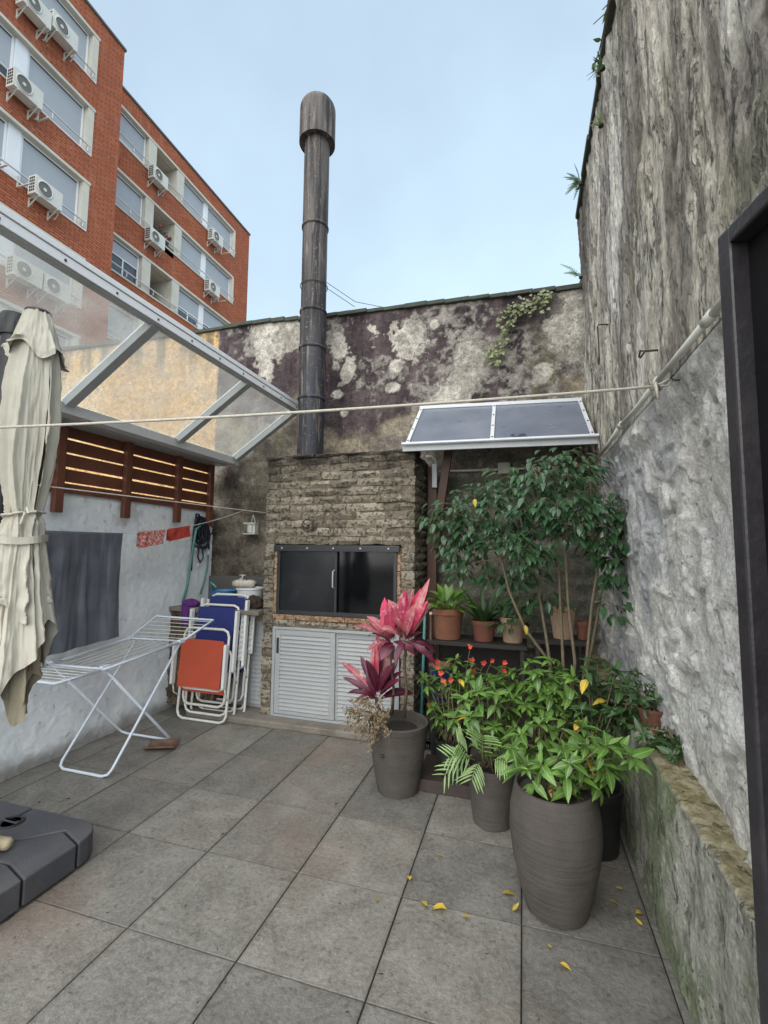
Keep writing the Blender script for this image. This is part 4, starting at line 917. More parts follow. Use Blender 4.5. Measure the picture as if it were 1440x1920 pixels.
# ================================================================== FOLDED CHAIRS
def chair(x0, x1, y, ztop, lean, seatcol, label, foot, z_s0, z_s1, kind):
    m = plain('chair_cloth', seatcol, .8, .10, 8, bump=.35, bs=220)
    t = thing('folding_beach_chair', ((x0+x1)/2, y, 0), label, 'chair', 'folded beach chairs by the counter')
    r = .0115
    def L(x, z, dy=0): return Vector((x, y+dy+lean*z, z))
    def loop(xa, xb, za, zb, dy, c=.05, n='frame_tube'):
        pts = []
        for (cx, cz, sx, sz) in ((xa,za,1,1),(xb,za,-1,1),(xb,zb,-1,-1),(xa,zb,1,-1)):
            A = [(cx, cz+sz*c), (cx+sx*c*.3, cz+sz*c*.3), (cx+sx*c, cz)]
            if (sx, sz) in ((-1,1),(1,-1)): A = A[::-1]
            pts += A
        pts.append(pts[0]); return MB().tube([L(a,b,dy) for a,b in pts], r, 8, False).obj(n, m_chair, t, smooth=True)
    loop(x0+.02, x1-.02, z_s0-.02, ztop, 0, .06)
    loop(x0, x1, r, ztop*.78, .035, .06)
    loop(x0+.045, x1-.03, .055+foot, ztop*.66, .075, .06)
    loop(x0+.03, x1-.045, .13+foot, ztop*.6, .055, .06)
    # sling cloth stretched over the tubes, front and returning behind
    n1, n2 = 14, 12; u = np.linspace(0,1,n1); v = np.linspace(0,1,n2); U, V = np.meshgrid(u, v, indexing='ij')
    for (dy, za, zb, nm) in ((-.050, z_s0, z_s1, 'sling'), (.022, z_s0-.055, z_s1-.03, 'sling_back')):
        X = x0+.035+(x1-x0-.07)*U; Z = za+(zb-za)*V; Y = y+dy+lean*Z + .018*np.sin(U*math.pi)*(1 if dy < 0 else -.3) + (fbm(U*3,V*4,int(za*99))-.5)*.012
        link(nm, grid_mesh(nm, np.stack([X,Y,Z],-1), m), t)
    for s, x in ((-1,x0),(1,x1)):      # moulded arm rests and links
        MB().beam(L(x+s*.012,z_s0+.02,-.06), L(x+s*.012,z_s1-.02,-.075), .026, .05, (0,1,0)).obj('armrest', m_chairarm, t, bevel=.008)
        MB().tube([L(x+s*.012,z_s0+.03,-.05),L(x+s*.018,z_s0-.06,-.02),L(x,z_s0-.10,.03)], .006, 6).obj('link_bar', m_chair, t, smooth=True)
    if kind:   # blue chairs show slotted plastic uprights
        for s, x in ((-1,x0-.02),(1,x1+.02)):
            a = MB().beam(L(x,ztop*.52,.02), L(x,ztop*.95,.02), .045, .02, (0,1,0)).obj('slotted_arm', m_chairarm, t, bevel=.004)
            for k in range(8): zz = ztop*(.55+.045*k); p = L(x,zz,.02); MB().box((p.x-.014,p.y-.024,zz),(p.x+.014,p.y+.0,zz+.012)).obj('slot', m_chair, a)
m_chairarm = plain('chair_white_plastic', (.66,.67,.66), .45, .05, 8)
chair(-3.00, -2.49, 3.50, .80, .10, (.46,.075,.035), 'folded beach chair with orange sling leaning in front of the blue ones', .0, .30, .71, 0)
chair(-2.935, -2.475, 3.60, 1.00, .10, (.018,.028,.15), 'folded beach chair with blue sling right behind the orange chair', .0, .42, .985, 1)
chair(-2.885, -2.43, 3.69, 1.09, .085, (.015,.024,.13), 'folded beach chair with blue sling furthest back, against the counter', .0, .45, 1.075, 1)

# ================================================================== THINGS ON THE COUNTER
def bucket():
    c = (-2.60, 4.02, .966); t = thing('white_bucket', c, 'white plastic bucket standing on the sink counter', 'bucket')
    MB().lathe([(.105,0),(.128,.155),(.138,.16),(.138,.175),(.131,.175),(.122,.15),(.10,.01),(0,.01)], c, 28).obj('pail', m_bwhite, t, auto=40)
    tag(MB().tube([(-2.745,3.96,1.175),(-2.68,3.955,1.183),(-2.61,3.95,1.18),(-2.545,3.945,1.185),(-2.50,3.94,1.18)], [.036,.040,.037,.040,.034], 14).obj('paint_roller', m_roller, None, smooth=True), 'fluffy white paint roller sleeve resting across the bucket rim', 'paint roller')
    MB().tube([(-2.50,3.94,1.18),(-2.45,3.93,1.185),(-2.44,3.95,1.16)], .006, 6).obj('handle', m_iron, bpy.data.objects['paint_roller'])
m_roller = plain('roller_fleece', (.60,.55,.47), .95, .35, 45, bump=1, bs=140); bucket()
def crumple(name, label, c, rx, ry, rz, m, cat, seed):
    th = np.linspace(0, 2*math.pi, 40); ph = np.linspace(.02, math.pi-.02, 22); T, P = np.meshgrid(th, ph, indexing='ij')
    T2 = np.where(T > 6.2831, 0, T)
    k = 1+.55*(ridged(np.cos(T2)*2+P*1.5, np.sin(T2)*2+seed, seed, 4)-.6)
    A = np.stack([c[0]+rx*k*np.cos(T2)*np.sin(P), c[1]+ry*k*np.sin(T2)*np.sin(P), np.maximum(c[2]+.002, c[2]+rz*.55+rz*k*np.cos(P))], -1)
    return tag(link(name, grid_mesh(name, A[::-1], m)), label, cat)
crumple('brown_rag', 'crumpled dark brown rag on the counter beside the bucket', (-2.43,3.82,.966), .085, .07, .075, plain('brown_cloth', (.035,.02,.015), .9, .4, 20), 'rag', 3)
crumple('purple_cloth', 'crumpled purple cloth draped over the counter edge', (-3.07,3.74,.966), .075, .075, .045, plain('purple_cloth', (.10,.02,.16), .9, .3, 20), 'cloth', 9)
tag(MB().box((-3.10,3.648,.80),(-3.02,3.664,.985)).obj('purple_cloth_tail', plain('purple_cloth_b', (.10,.02,.16), .9, .3, 20), bpy.data.objects['purple_cloth'], bevel=.006), None)
def blue_bag():
    c = Vector((-2.93,4.05,.966)); t = thing('blue_bag', c, 'small light blue plastic basket behind the blue chairs on the counter', 'basket')
    b = MB().lathe([(.10,0),(.13,.13),(.135,.135),(.128,.135),(.096,.01),(0,.01)], c, 18).obj('tub', plain('blue_tub', (.06,.25,.50), .5, .15), t, auto=40)
    MB().tube([c+Vector((-.12,0,.13)),c+Vector((-.15,-.02,.22)),c+Vector((-.07,-.02,.16))], .012, 6).obj('handle', plain('teal_plastic', (.12,.32,.27), .5), t, smooth=True)
blue_bag()
def faucet():
    c = Vector((-2.80,4.235,1.20)); t = thing('brass_tap', c, 'small wall tap above the white bucket', 'tap')
    MB().tube([c+Vector((0,.03,0)),c+Vector((0,-.05,0)),c+Vector((.0,-.09,.015)),c+Vector((.03,-.12,.01)),c+Vector((.04,-.13,-.05))], .011, 8).obj('spout', m_strip, t, smooth=True)
    MB().tube([c+Vector((-.035,-.055,.05)),c+Vector((.035,-.055,.05))], .007, 8).tube([c+Vector((0,-.055,.0)),c+Vector((0,-.055,.05))], .008, 8).obj('handle', m_strip, t, smooth=True)
    MB().tube([c+Vector((.04,-.13,-.05)),c+Vector((.06,-.13,-.02)),c+Vector((.075,-.13,-.09)),c+Vector((.06,-.13,-.12))], .009, 8).obj('hose_end', m_pvc, t, smooth=True)
faucet()
def holder():
    a = on(477,968,'Y',4.24); t = thing('hanging_roll_holder', (a.x,4.26,1.65), 'small white cage bird toy style roll holder hung on strings from a rail', 'holder')
    t['label'] = 'small white roll holder hanging on strings from a dark rail'
    MB().tube([(-2.83,4.24,1.885),(-2.50,4.23,1.89)], .006, 6).obj('rail', m_iron, t); MB().tube([(-2.73,4.235,1.885),(-2.76,4.235,1.79)], .003, 5).tube([(-2.73,4.235,1.885),(-2.70,4.235,1.79)], .003, 5).obj('strings', m_cord, t)
    for z in (1.785,1.675): MB().box((-2.80,4.16,z),(-2.66,4.24,z+.012)).obj('shelf', m_pvc, t)
    MB().lathe([(.03,0),(.036,.004),(.036,.09),(.03,.094)], (-2.735,4.20,1.69), 14).obj('roll', m_pvc, t, auto=40); MB().box((-2.69,4.17,1.69),(-2.665,4.235,1.78)).obj('side_panel', m_pvc, t)
holder()

# ================================================================== HOSE BUNDLE ON THE WHITE WALL
def hose():
    t = thing('hanging_hose_and_straps', (-3.23,4.0,1.9), 'tangle of black straps and green hose hanging from a hook on the white wall', 'hose')
    def w(x, y, o=.03): return on(x, y, 'X', XL+o)
    mb = plain('black_webbing', (.012,.014,.028), .7, .3, 20); mg = plain('green_hose', (.10,.26,.22), .45, .15, 12)
    MB().tube([w(368,964),w(367,990),w(371,1000),w(375,988),w(373,964),w(368,964)], .010, 6).obj('hook_loop', mb, t, smooth=True)
    rd = random.Random(4)
    for k in range(9):
        cx, cy = 374+rd.uniform(-4,9), 1000+rd.uniform(-8,14); ra, rb = rd.uniform(6,11), rd.uniform(14,26); o = .02+.012*(k % 4)
        MB().tube([w(cx+ra*math.cos(a), cy+rb*math.sin(a), o) for a in np.linspace(rd.uniform(0,6),rd.uniform(0,6)+6.28,22)], .013, 6).obj('strap_loop', mb, t, smooth=True)
    MB().tube([w(384,984,.05),w(393,983,.06),w(400,990,.05),w(398,1001,.05),w(390,1003,.04)], .009, 6).obj('strap_loop', mb, t, smooth=True)
    MB().tube([w(373,1020,.05),w(371,1045,.05),w(375,1055,.05),w(381,1046,.05),w(379,1028,.05)], .008, 6).obj('strap_loop', mb, t, smooth=True)
    MB().tube([w(390,1005,.05),w(392,1030,.04)], .009, 6).tube([w(363,1010,.05),w(359,1050,.04),w(358,1070,.03)], .013, 6).obj('strap_end', mb, t, smooth=True)
    MB().tube([w(376,986,.07),w(368,992,.075),w(363,1020,.07),w(357,1060,.05),w(352,1095,.03),w(343,1128,.02)], .012, 8).obj('green_hose', mg, t, smooth=True)
    MB().tube([w(391,1035,.04),w(389,1062,.04),w(383,1090,.03),w(375,1114,.02)], .009, 8).obj('green_hose', mg, t, smooth=True)
    for (x, y) in ((367,1026),(391,1034),(372,1056)): p = w(x,y,.06); MB().tube([p,p+Vector((0,0,-.035))], .011, 8).obj('clip', m_strip, t)
hose()

# ================================================================== LINES AND WASHING
def sag(p, q, s, n=24): 
    p = Vector(p); q = Vector(q); return [p.lerp(q, i/n)-Vector((0,0,s*4*(i/n)*(1-i/n))) for i in range(n+1)]
hookp = on(1275,712,'X',.575)
lt = thing('long_rope_line', (.56,1.8,2.1), 'thick cream rope line stretched across the patio to a hook in the rough wall', 'rope')
A_ = on(1205,728,'Y',1.95); B_ = on(0,820,'Y',1.30)
A_ = Vector((.47,1.84,2.125)); 
MB().tube(sag(A_, B_+Vector((-.5,-.11,.03)), .02, 40), .0055, 7).obj('rope', m_rope, lt, smooth=True)
MB().tube([A_, A_.lerp(hookp,.5)+Vector((0,0,.012)), hookp+Vector((-.02,0,0)), A_.lerp(hookp,.5)-Vector((0,0,.010)), A_], .0035, 6).obj('rope_loop', m_rope, lt, smooth=True)
MB().tube([A_+Vector((-.012,0,-.01)),A_+Vector((.006,.008,.012)),A_+Vector((.016,0,-.012)),A_+Vector((.0,-.008,.01)),A_+Vector((.01,0,-.05))], .007, 7).obj('knot', m_rope, lt, smooth=True)
MB().tube([hookp+Vector((.03,0,0)),hookp+Vector((-.02,0,.0)),hookp+Vector((-.03,0,.012)),hookp+Vector((-.02,0,.02))], .004, 6).obj('eye_hook', m_iron, lt)
p = on(502,962,'Y',3.715); q = on(100,905,'X',-2.30)
tag(MB().tube(sag(p, (-2.10,1.50,1.80), .0, 16), .0032, 6).obj('parasol_line', m_cord, smooth=True), 'thin white cord from the parasol canopy to the corner of the barbecue', 'cord')
c1 = on(458,957,'Y',4.28); tw0, tw1 = Vector((-3.02,2.15,1.625)), Vector((-3.02,2.86,1.632))
tag(MB().tube([Vector((-3.03,.6,1.66)), Vector((-3.02,1.5,1.635)), tw0, tw1]+[tw1.lerp(c1,i/12)-Vector((0,0,.05*math.sin(i/12*math.pi))) for i in range(1,13)], .003, 6).obj('washing_line', m_cord, smooth=True), 'thin white washing line carrying the grey towel and two red cloths', 'cord')
def line_at(y):
    k = (y-tw1.y)/(c1.y-tw1.y); p = tw1.lerp(c1,k); return p-Vector((0,0,.05*math.sin(k*math.pi)))
def hang(name, label, cat, P0, P1, drop0, drop1, m, seed, amp=.02, back=.12, n=60, nz=50):
    """cloth folded over a line from P0 to P1: front drop with soft vertical folds and a short back flap"""
    u = np.linspace(0,1,n); v = np.linspace(0,1,nz); U, V = np.meshgrid(u, v, indexing='ij')
    f = fbm(U*7, V*.9, seed, 4)-.5; f2 = np.cos(U*23+3*f+seed)*.4
    drop = drop0+(drop1-drop0)*U
    Z = P0.z+(P1.z-P0.z)*U-drop*V+.005; Y = P0.y+(P1.y-P0.y)*U+(f*.03*V); X = P0.x+(P1.x-P0.x)*U + .006 + (f*2+f2*.5)*amp*sst(0,.25,V)
    Vb = np.linspace(1,0,12); Ub, VB = np.meshgrid(u, Vb, indexing='ij')
    Zb = P0.z+(P1.z-P0.z)*Ub-back*drop0*VB+.006; Yb = P0.y+(P1.y-P0.y)*Ub; Xb = P0.x+(P1.x-P0.x)*Ub-.008-.004*VB
    P = np.concatenate([np.stack([Xb,Yb,Zb],-1), np.stack([X,Y,Z],-1)], 1)
    return tag(link(name, grid_mesh(name, P, m)), label, cat)
d = ND('grey_terry'); f = d.noise(6,5); col = d.mix(d.rng(f,.3,.7), (.095,.103,.125), (.15,.16,.185)); col = d.mix(d.rng(d.noise(1.2,6,.6,d.map((9,9,.6))),.55,.72,0,.5), col, (.25,.265,.29))  # pale upright streaks painted into the colour as light catching the folds
m_towel = d.done(col, .95, d.bump(d.noise(260,2), .7, .004), spec=.1)
hang('grey_towel', 'large dark grey towel hanging on the washing line', 'towel', tw0+Vector((0,.02,0)), tw1, .84, .80, m_towel, 5, .034, .5)
d = ND('pink_print'); col = d.mix(d.rng(d.noise(55,3),.45,.55), (.42,.075,.06), (.55,.36,.33)); m_pink = d.done(col, .9, d.bump(d.noise(200,2),.5,.003))
hang('pink_cloth', 'faded pink patterned cloth pegged on the line beside the towel', 'cloth', line_at(3.00), line_at(3.26), .135, .12, m_pink, 8, .016, .9, 24, 16)
hang('red_cloth', 'plain red cloth on the line next to the pink one', 'cloth', line_at(3.29), line_at(3.54), .115, .10, plain('red_cloth', (.42,.045,.03), .9, .12, 9, bump=.4, bs=200), 13, .014, .9, 24, 16)

# ================================================================== STEEL DOOR
m_dframe = plain('dark_steel_frame', (.022,.02,.024), .42, .3, 7, bump=.15, bs=90, dirt=((.06,.05,.045), .4))
def door():
    P = Vector((.413,1.0,0)); dr = Vector((.20,-.98,0)).normalized(); nr = Vector((-dr.y,dr.x,0)); nr = nr if nr.x < 0 else -nr; L = .72; H = 2.13; th = .045
    t = thing('steel_door', P+dr*.36, 'open black steel door standing beside the rough wall', 'door')
    M = Matrix(((dr.x,nr.x,0,P.x),(dr.y,nr.y,0,P.y),(0,0,1,0),(0,0,0,1)))
    for a, b in (((0,0,.012),(.034,th,H)), ((L-.034,0,.012),(L,th,H)), ((.0345,0,H-.034),(L-.0345,th,H)), ((.0345,0,.012),(L-.0345,th,.046))): MB().box(a, b, M).obj('frame_tube', m_dframe, t, bevel=.005)
    MB().box((.035,.004,.047),(L-.035,.012,H-.035), M).obj('sheet_panel', m_black, t)
    MB().box((-.004,th*.2,.5),(-.0005,th*.8,.62), M).obj('latch_plate', m_iron, t)
    MB().tube([M @ Vector((L+.004,th/2,.3)), M @ Vector((L+.004,th/2,.42))], .009, 8).obj('hinge', m_iron, t); MB().tube([M @ Vector((L+.004,th/2,1.7)), M @ Vector((L+.004,th/2,1.82))], .009, 8).obj('hinge', m_iron, t)
door()
pt = thing('wall_pipe', (.53,2.4,2.2), 'pale plastic pipe running along the top of the lumpy grey plaster', 'pipe')
yy = [.9,1.5,2.05,2.75,3.5]
for a, b in zip(yy, yy[1:]): MB().tube([(.530,a,2.212+.010*math.sin(a*3)),(.530,(a+b)/2,2.206),(.530,b-.002,2.212+.010*math.sin(b*3))], .0125, 10).obj('pipe_length', m_pvc, pt, smooth=True)
for a in yy[1:-1]: MB().tube([(.530,a-.03,2.212+.010*math.sin(a*3)),(.530,a+.03,2.212+.010*math.sin(a*3))], .0165, 10).obj('coupling', m_pvc, pt, smooth=True)
def wall_hook(x, y, pts, label):
    c = on(x, y, 'X', .53); tag(MB().tube([c+Vector(p) for p in pts], .0045, 6).obj('iron_hook', m_iron, smooth=True), label, 'hook')
wall_hook(1131,610,[(.06,0,0),(-.03,-.02,0),(-.035,0,-.005),(-.03,.01,-.06),(-.03,.0,-.20),(-.03,-.01,-.235),(-.03,.02,-.25),(-.03,.035,-.2)], 'long rusty J shaped iron hook high on the rough wall')
wall_hook(1218,659,[(.07,0,0),(-.02,-.01,0),(-.03,.02,.015),(-.03,.05,.0),(-.03,.02,-.015),(-.02,-.01,0)], 'small rusty iron eye on the rough wall above the plastic pipe')

# ================================================================== PLANTS
def leaf_mesh(name, m, L, Wd, fold=.25, curl=.25, n=4, shape=.75, twist=0):
    b = MB(); pts = []
    for i in range(n+1):
        t = i/n; w = Wd*.5*max(0., math.sin(math.pi*min(1, t**shape)))**.85 if 0 < t < 1 else 0
        a = curl*t; y = L*(math.sin(a)/curl if abs(curl) > 1e-3 else t); z = -L*((1-math.cos(a))/curl if abs(curl) > 1e-3 else 0)
        pts.append((w, y, z))
    for i, (w, y, z) in enumerate(pts):
        if w == 0: b.v.append((0,y,z))
        else: b.v += [(-w,y,z+w*fold),(0,y,z),(w,y,z+w*fold)]
    b.f += [(0,2,1),(0,3,2)]
    for i in range(1, n-1):
        k = 1+(i-1)*3; b.f += [(k,k+1,k+4,k+3),(k+1,k+2,k+5,k+4)]
    k = 1+(n-2)*3; e = len(b.v)-1; b.f += [(k,k+1,e),(k+1,k+2,e)]
    return b.mesh(name, m, True)
def frame(p, d, upv):
    d = Vector(d).normalized(); u = Vector(upv); x = d.cross(u)
    if x.length < 1e-4: x = d.orthogonal()
    x.normalize(); z = x.cross(d); return Matrix(((x.x,d.x,z.x,p[0]),(x.y,d.y,z.y,p[1]),(x.z,d.z,z.z,p[2]),(0,0,0,1)))
CAMP = Vector((0,0,EYE))
def put_leaves(parent, items, meshes, nmax=300, name='leaf', rest='foliage'):
    """items: (matrix, mesh index); nearest nmax become leaf objects, the rest one joined mesh of stuff"""
    items = sorted(items, key=lambda q: (q[0].translation-CAMP).length)
    for Mx, k in items[:nmax]: link(name, meshes[k], parent, Mx)
    if items[nmax:]:
        b = MB(); mm = meshes[0].materials[0]
        for Mx, k in items[nmax:]:
            b.add([Mx @ v.co for v in meshes[k].vertices], [tuple(f.vertices) for f in meshes[k].polygons])
        tag(b.obj(rest, mm, parent, smooth=True), kind='stuff')
def rv(r, a=1): return Vector((r.uniform(-a,a), r.uniform(-a,a), r.uniform(-a,a)))
m_imp = leafmat('shrub_leaf', (.07,.155,.03), (.15,.27,.06), .36)
m_fic = leafmat('ficus_leaf', (.024,.068,.03), (.06,.12,.055), .22)
m_lily = leafmat('lily_leaf', (.06,.15,.025), (.16,.28,.05), .34)
m_dk = leafmat('dark_leaf', (.032,.075,.026), (.065,.125,.042), .35)
m_palm = leafmat('palm_leaf', (.10,.19,.06), (.22,.32,.12), .42)
m_yel = leafmat('yellow_leaf', (.52,.33,.035), (.62,.46,.07), .5)
m_dryleaf = leafmat('dried_leaf', (.16,.12,.07), (.36,.30,.20), .8)
m_ivy = leafmat('ivy_leaf', (.10,.13,.055), (.22,.25,.12), .45)
m_pinkl = leafmat('pink_cordyline', (.42,.012,.07), (.58,.06,.14), .36, (.62,.28,.30), (.10,.012,.03))
m_purp = leafmat('purple_cordyline', (.055,.008,.022), (.13,.018,.045), .36)
m_rosel = leafmat('rose_cordyline', (.30,.03,.065), (.44,.17,.18), .4, (.55,.33,.30), (.075,.012,.025))
m_petal = leafmat('red_flower', (.62,.05,.03), (.72,.14,.07), .5)
def pot(t, c, prof, m, soil=None, n=36, name='pot'):
    o = MB().lathe(prof, c, n).obj(name, m, t, auto=35)
    if soil: MB().lathe([(0,soil[1]+.006),(soil[0]*.6,soil[1]+.01),(soil[0],soil[1])], c, 20).obj('soil', m_soil, t)
    return o

# ---- pink cordyline in the ribbed grey pot
def cordyline():
    c = (-.79, 2.97, 0); t = thing('potted_cordyline', c, 'pink and purple leaved plant with dried trailing foliage in a grey pot', 'potted plant')
    pot(t, c, [(.118,0),(.132,.004),(.160,.16),(.180,.30),(.190,.385),(.196,.40),(.196,.422),(.188,.428),(.178,.422),(.172,.38),(0,.375)], m_fibre, (.172,.372))
    Yp = 2.95
    def pt(x, y, dy=0): return on(x, y, 'Y', Yp+dy)
    for (a, b_, r0) in (((757,1345),(762,1204),.010),((735,1340),(735,1206),.009),((710,1345),(707,1308),.012)):
        p, q = pt(*a), pt(*b_); MB().tube([p, p.lerp(q,.35)+Vector((.012,0,0)), p.lerp(q,.7)-Vector((.008,0,0)), q], [r0*1.2,r0,r0*.9,r0], 8).obj('stem', m_cstem, t, smooth=True)
    LV = [ # base px, tip px, tip depth, width, material, arch
     ((763,1198),(832,1107),-.05,.050,m_rosel,.3),((763,1195),(811,1114),.05,.070,m_pinkl,.15),((763,1192),(766,1106),.12,.06,m_rosel,.1),((760,1192),(739,1114),-.10,.085,m_pinkl,.1),((758,1192),(712,1138),-.10,.085,m_rosel,.5),((757,1196),(716,1190),-.12,.065,m_rosel,.7),
     ((765,1204),(812,1238),-.02,.035,m_purp,.9),((765,1202),(817,1228),.08,.035,m_purp,.9),((761,1190),(785,1130),.14,.06,m_pinkl,.2),((760,1200),(770,1150),-.16,.07,m_rosel,.2),((766,1200),(784,1192),-.08,.03,m_purp,.4),
     ((735,1200),(692,1133),-.04,.075,m_pinkl,.2),((734,1200),(706,1130),.08,.075,m_pinkl,.1),((733,1204),(672,1176),-.10,.060,m_rosel,.7),((733,1205),(650,1197),-.12,.045,m_rosel,.9),((734,1206),(678,1200),.08,.055,m_purp,.9),((736,1205),(722,1240),-.12,.07,m_purp,.6),((737,1200),(752,1135),.1,.06,m_pinkl,.2),((734,1200),(720,1150),-.14,.07,m_pinkl,.2),
     ((707,1308),(609,1271),-.05,.050,m_rosel,.7),((706,1310),(634,1290),-.10,.040,m_purp,.5),((706,1306),(664,1278),-.14,.06,m_purp,.5),((706,1300),(667,1234),.08,.045,m_purp,.1),((706,1296),(681,1211),-.08,.060,m_rosel,.1),((707,1294),(697,1201),.0,.060,m_purp,.0),((708,1294),(709,1184),.06,.050,m_pinkl,.05),((710,1300),(727,1270),-.15,.065,m_purp,.5),((710,1298),(746,1208),.05,.060,m_rosel,.1),((711,1306),(751,1272),-.06,.055,m_purp,.4),((711,1308),(749,1279),.1,.05,m_purp,.4),((712,1312),(773,1316),-.02,.065,m_purp,.7),((762,1205),(795,1262),-.10,.04,m_purp,1.1),((761,1203),(745,1248),-.14,.045,m_purp,1.0),((764,1203),(828,1178),-.12,.045,m_rosel,.9),((736,1206),(700,1232),-.14,.045,m_rosel,1.1),((736,1204),(760,1240),-.1,.04,m_purp,1.1),((707,1310),(655,1322),-.14,.04,m_purp,1.0),((712,1308),(770,1255),.06,.05,m_purp,.6),((708,1312),(680,1330),-.16,.045,m_purp,1.0),((763,1200),(735,1165),-.18,.06,m_rosel,.8),((764,1199),(800,1160),-.16,.055,m_pinkl,.6),((708,1300),(690,1262),-.16,.06,m_purp,.3),((712,1306),(735,1292),-.15,.05,m_purp,.5)]
    rr = random.Random(2)
    for (a, b_, dy, w, m, arch) in LV:
        p = pt(*a); q = pt(b_[0], b_[1], dy); d = q-p; L = d.length
        arch = arch*1.25+.3; me = leaf_mesh('leaf', m, L*(1.03+arch*arch*.045), w*1.1, .35, arch, 8, 1.15)
        d0 = d.normalized(); sd = d0.cross(Vector((0,0,1))); sd = sd.normalized() if sd.length > .05 else Vector((1,0,0))
        dir0 = Matrix.Rotation(arch*.5, 4, sd) @ d0
        upv = Vector((rr.uniform(-.3,.3),-.55,.8)) if abs(d0.z) < .8 else Vector((rr.uniform(-.4,.4),-1,.2))
        link('leaf', me, t, frame(p, dir0, upv))
    # dried trailing plant spilling over the rim
    b = MB(); me = leaf_mesh('dry', m_dryleaf, .024, .010, .3, .8, 3); r = random.Random(5); tw = MB()
    for k in range(46):
        u = r.random(); ex = on(r.uniform(645,735), r.uniform(1315,1400) if u > .3 else r.uniform(1300,1345), 'Y', 2.74+r.uniform(-.08,.05)); s0 = on(r.uniform(700,725), 1345, 'Y', 2.86); s0.z = .43
        mid = s0.lerp(ex,.5)+Vector((0,-.02,.05)); path = [s0, s0.lerp(mid,.6)+Vector((0,0,.02)), mid, ex]; tw.tube(path, .0016, 4)
        for j in range(18):
            p = mid.lerp(ex, r.random()**.7)+rv(r,.022); M_ = frame(p, rv(r)+Vector((0,0,-.5)), rv(r)) @ Matrix.Scale(r.uniform(.6,1.25),4)
            b.add([M_ @ v.co for v in me.vertices], [tuple(f.vertices) for f in me.polygons])
    tag(b.obj('dried_foliage', m_dryleaf, t), kind='stuff'); tag(tw.obj('dried_twigs', m_drytwig, t), kind='stuff')
    s = on(716,1416,'Y',2.80); MB().lathe([(.0,-.012),(.014,-.008),(.016,0),(.009,.006)], (s.x,s.y-.003,s.z), 10).obj('drain_plug', m_iron, t)
cordyline()

# ---- whorled shrubs
SHM = [leaf_mesh('leaf', m_imp, .085*s, .034*s*w, .35, c, 4, .7) for s, w, c in ((1,1,.5),(.8,1.15,.9),(1.2,.9,.4),(.6,1.1,.6),(1.05,1.1,1.1),(.9,.85,-.3),(.45,1.1,.5))]
SHY = [leaf_mesh('leaf', m_yel, .085, .04, .3, .5, 4, .7)]
SHD = [leaf_mesh('leaf', m_dk, .085*s, .034*s*w, .35, c, 4, .7) for s, w, c in ((1,1,.5),(.8,1.1,.9),(1.15,.9,.4),(.65,1.1,.6),(.9,.85,-.3),(.5,1.1,.5))]
def shrub(name, label, c, prof, mpot, soil, whorls, Yr, seed, meshes=SHM, size=1., nl=(7,10), flowers=(), yellow=0, nmax=300, cat='potted plant', extra=10):
    t = thing(name, c, label, cat); r = random.Random(seed)
    if prof: pot(t, c, prof, mpot, soil)
    z0 = c[2]+(soil[1] if soil else .1); base = Vector((c[0],c[1],z0)); items = []; ys = []; st = MB(); tips = []
    for (x, y) in whorls: tips.append(on(x, y, 'Y', r.uniform(*Yr)))
    for _ in range(extra):
        p, q = r.choice(tips), r.choice(tips); tips.append(p.lerp(q, r.uniform(.2,.6))+Vector((r.uniform(-.04,.04),r.uniform(0,.10),r.uniform(-.09,.0))))
    for tip in tips:
        b0 = base+Vector((r.uniform(-.05,.05),r.uniform(-.05,.05),0)); mid = b0.lerp(tip,.5)+Vector((0,0,.05*(tip-b0).length))+rv(r,.02)
        st.tube([b0,b0.lerp(mid,.6)+rv(r,.008),mid,mid.lerp(tip,.6)+rv(r,.006),tip], [.0045,.004,.0035,.003,.0025], 5)
        ax = (tip-mid).normalized(); ax = (ax+Vector((0,-.1,.7))).normalized(); o = ax.orthogonal().normalized(); o2 = ax.cross(o); n = r.randint(*nl); a0 = r.uniform(0,6.28)
        for k in range(n+6):
            low = k >= n; a = a0+k*2.4; el = r.uniform(-.1,.75) if not low else r.uniform(-.5,.1)
            rad = o*math.cos(a)+o2*math.sin(a); d = rad*math.cos(el)+ax*math.sin(el)
            p = tip-ax*(r.uniform(0,.02) if not low else r.uniform(.025,.12)); s = size*r.uniform(.65,1.2)
            M_ = frame(p, d, ax+rv(r,.2)) @ Matrix.Scale(s,4)
            if low and yellow and r.random() < yellow: ys.append((M_, 0))
            else: items.append((M_, r.randint(0,len(meshes)-1)))
    tag(st.obj('stems', m_twig, t, smooth=True), kind='stuff')
    put_leaves(t, items, meshes, nmax)
    for M_, k in ys: link('yellow_leaf', SHY[0], t, M_)
    for (x, y, yy) in flowers:
        p = on(x, y, 'Y', yy); b = MB(); MB().tube([p.lerp(base,.35), p], .002, 5).obj('flower_stem', m_twig, t)
        for k in range(5):
            a = k*1.2566+r.uniform(-.3,.3); d = Vector((math.cos(a),r.uniform(-.9,.1),math.sin(a))).normalized(); s = frame(p, d, (0,-1,.2)); L, w = .021, .008
            b.add([s @ Vector(v) for v in ((0,0,0),(-w,L*.6,.004),(0,L,.002),(w,L*.6,.004))], [(0,1,2,3)])
        b.obj('flower', m_petal, t)
    return t
BIG = [(.118,0),(.128,.004),(.150,.08),(.178,.20),(.192,.31),(.188,.40),(.170,.485),(.166,.50),(.158,.502),(.150,.49),(.15,.47),(0,.46)]
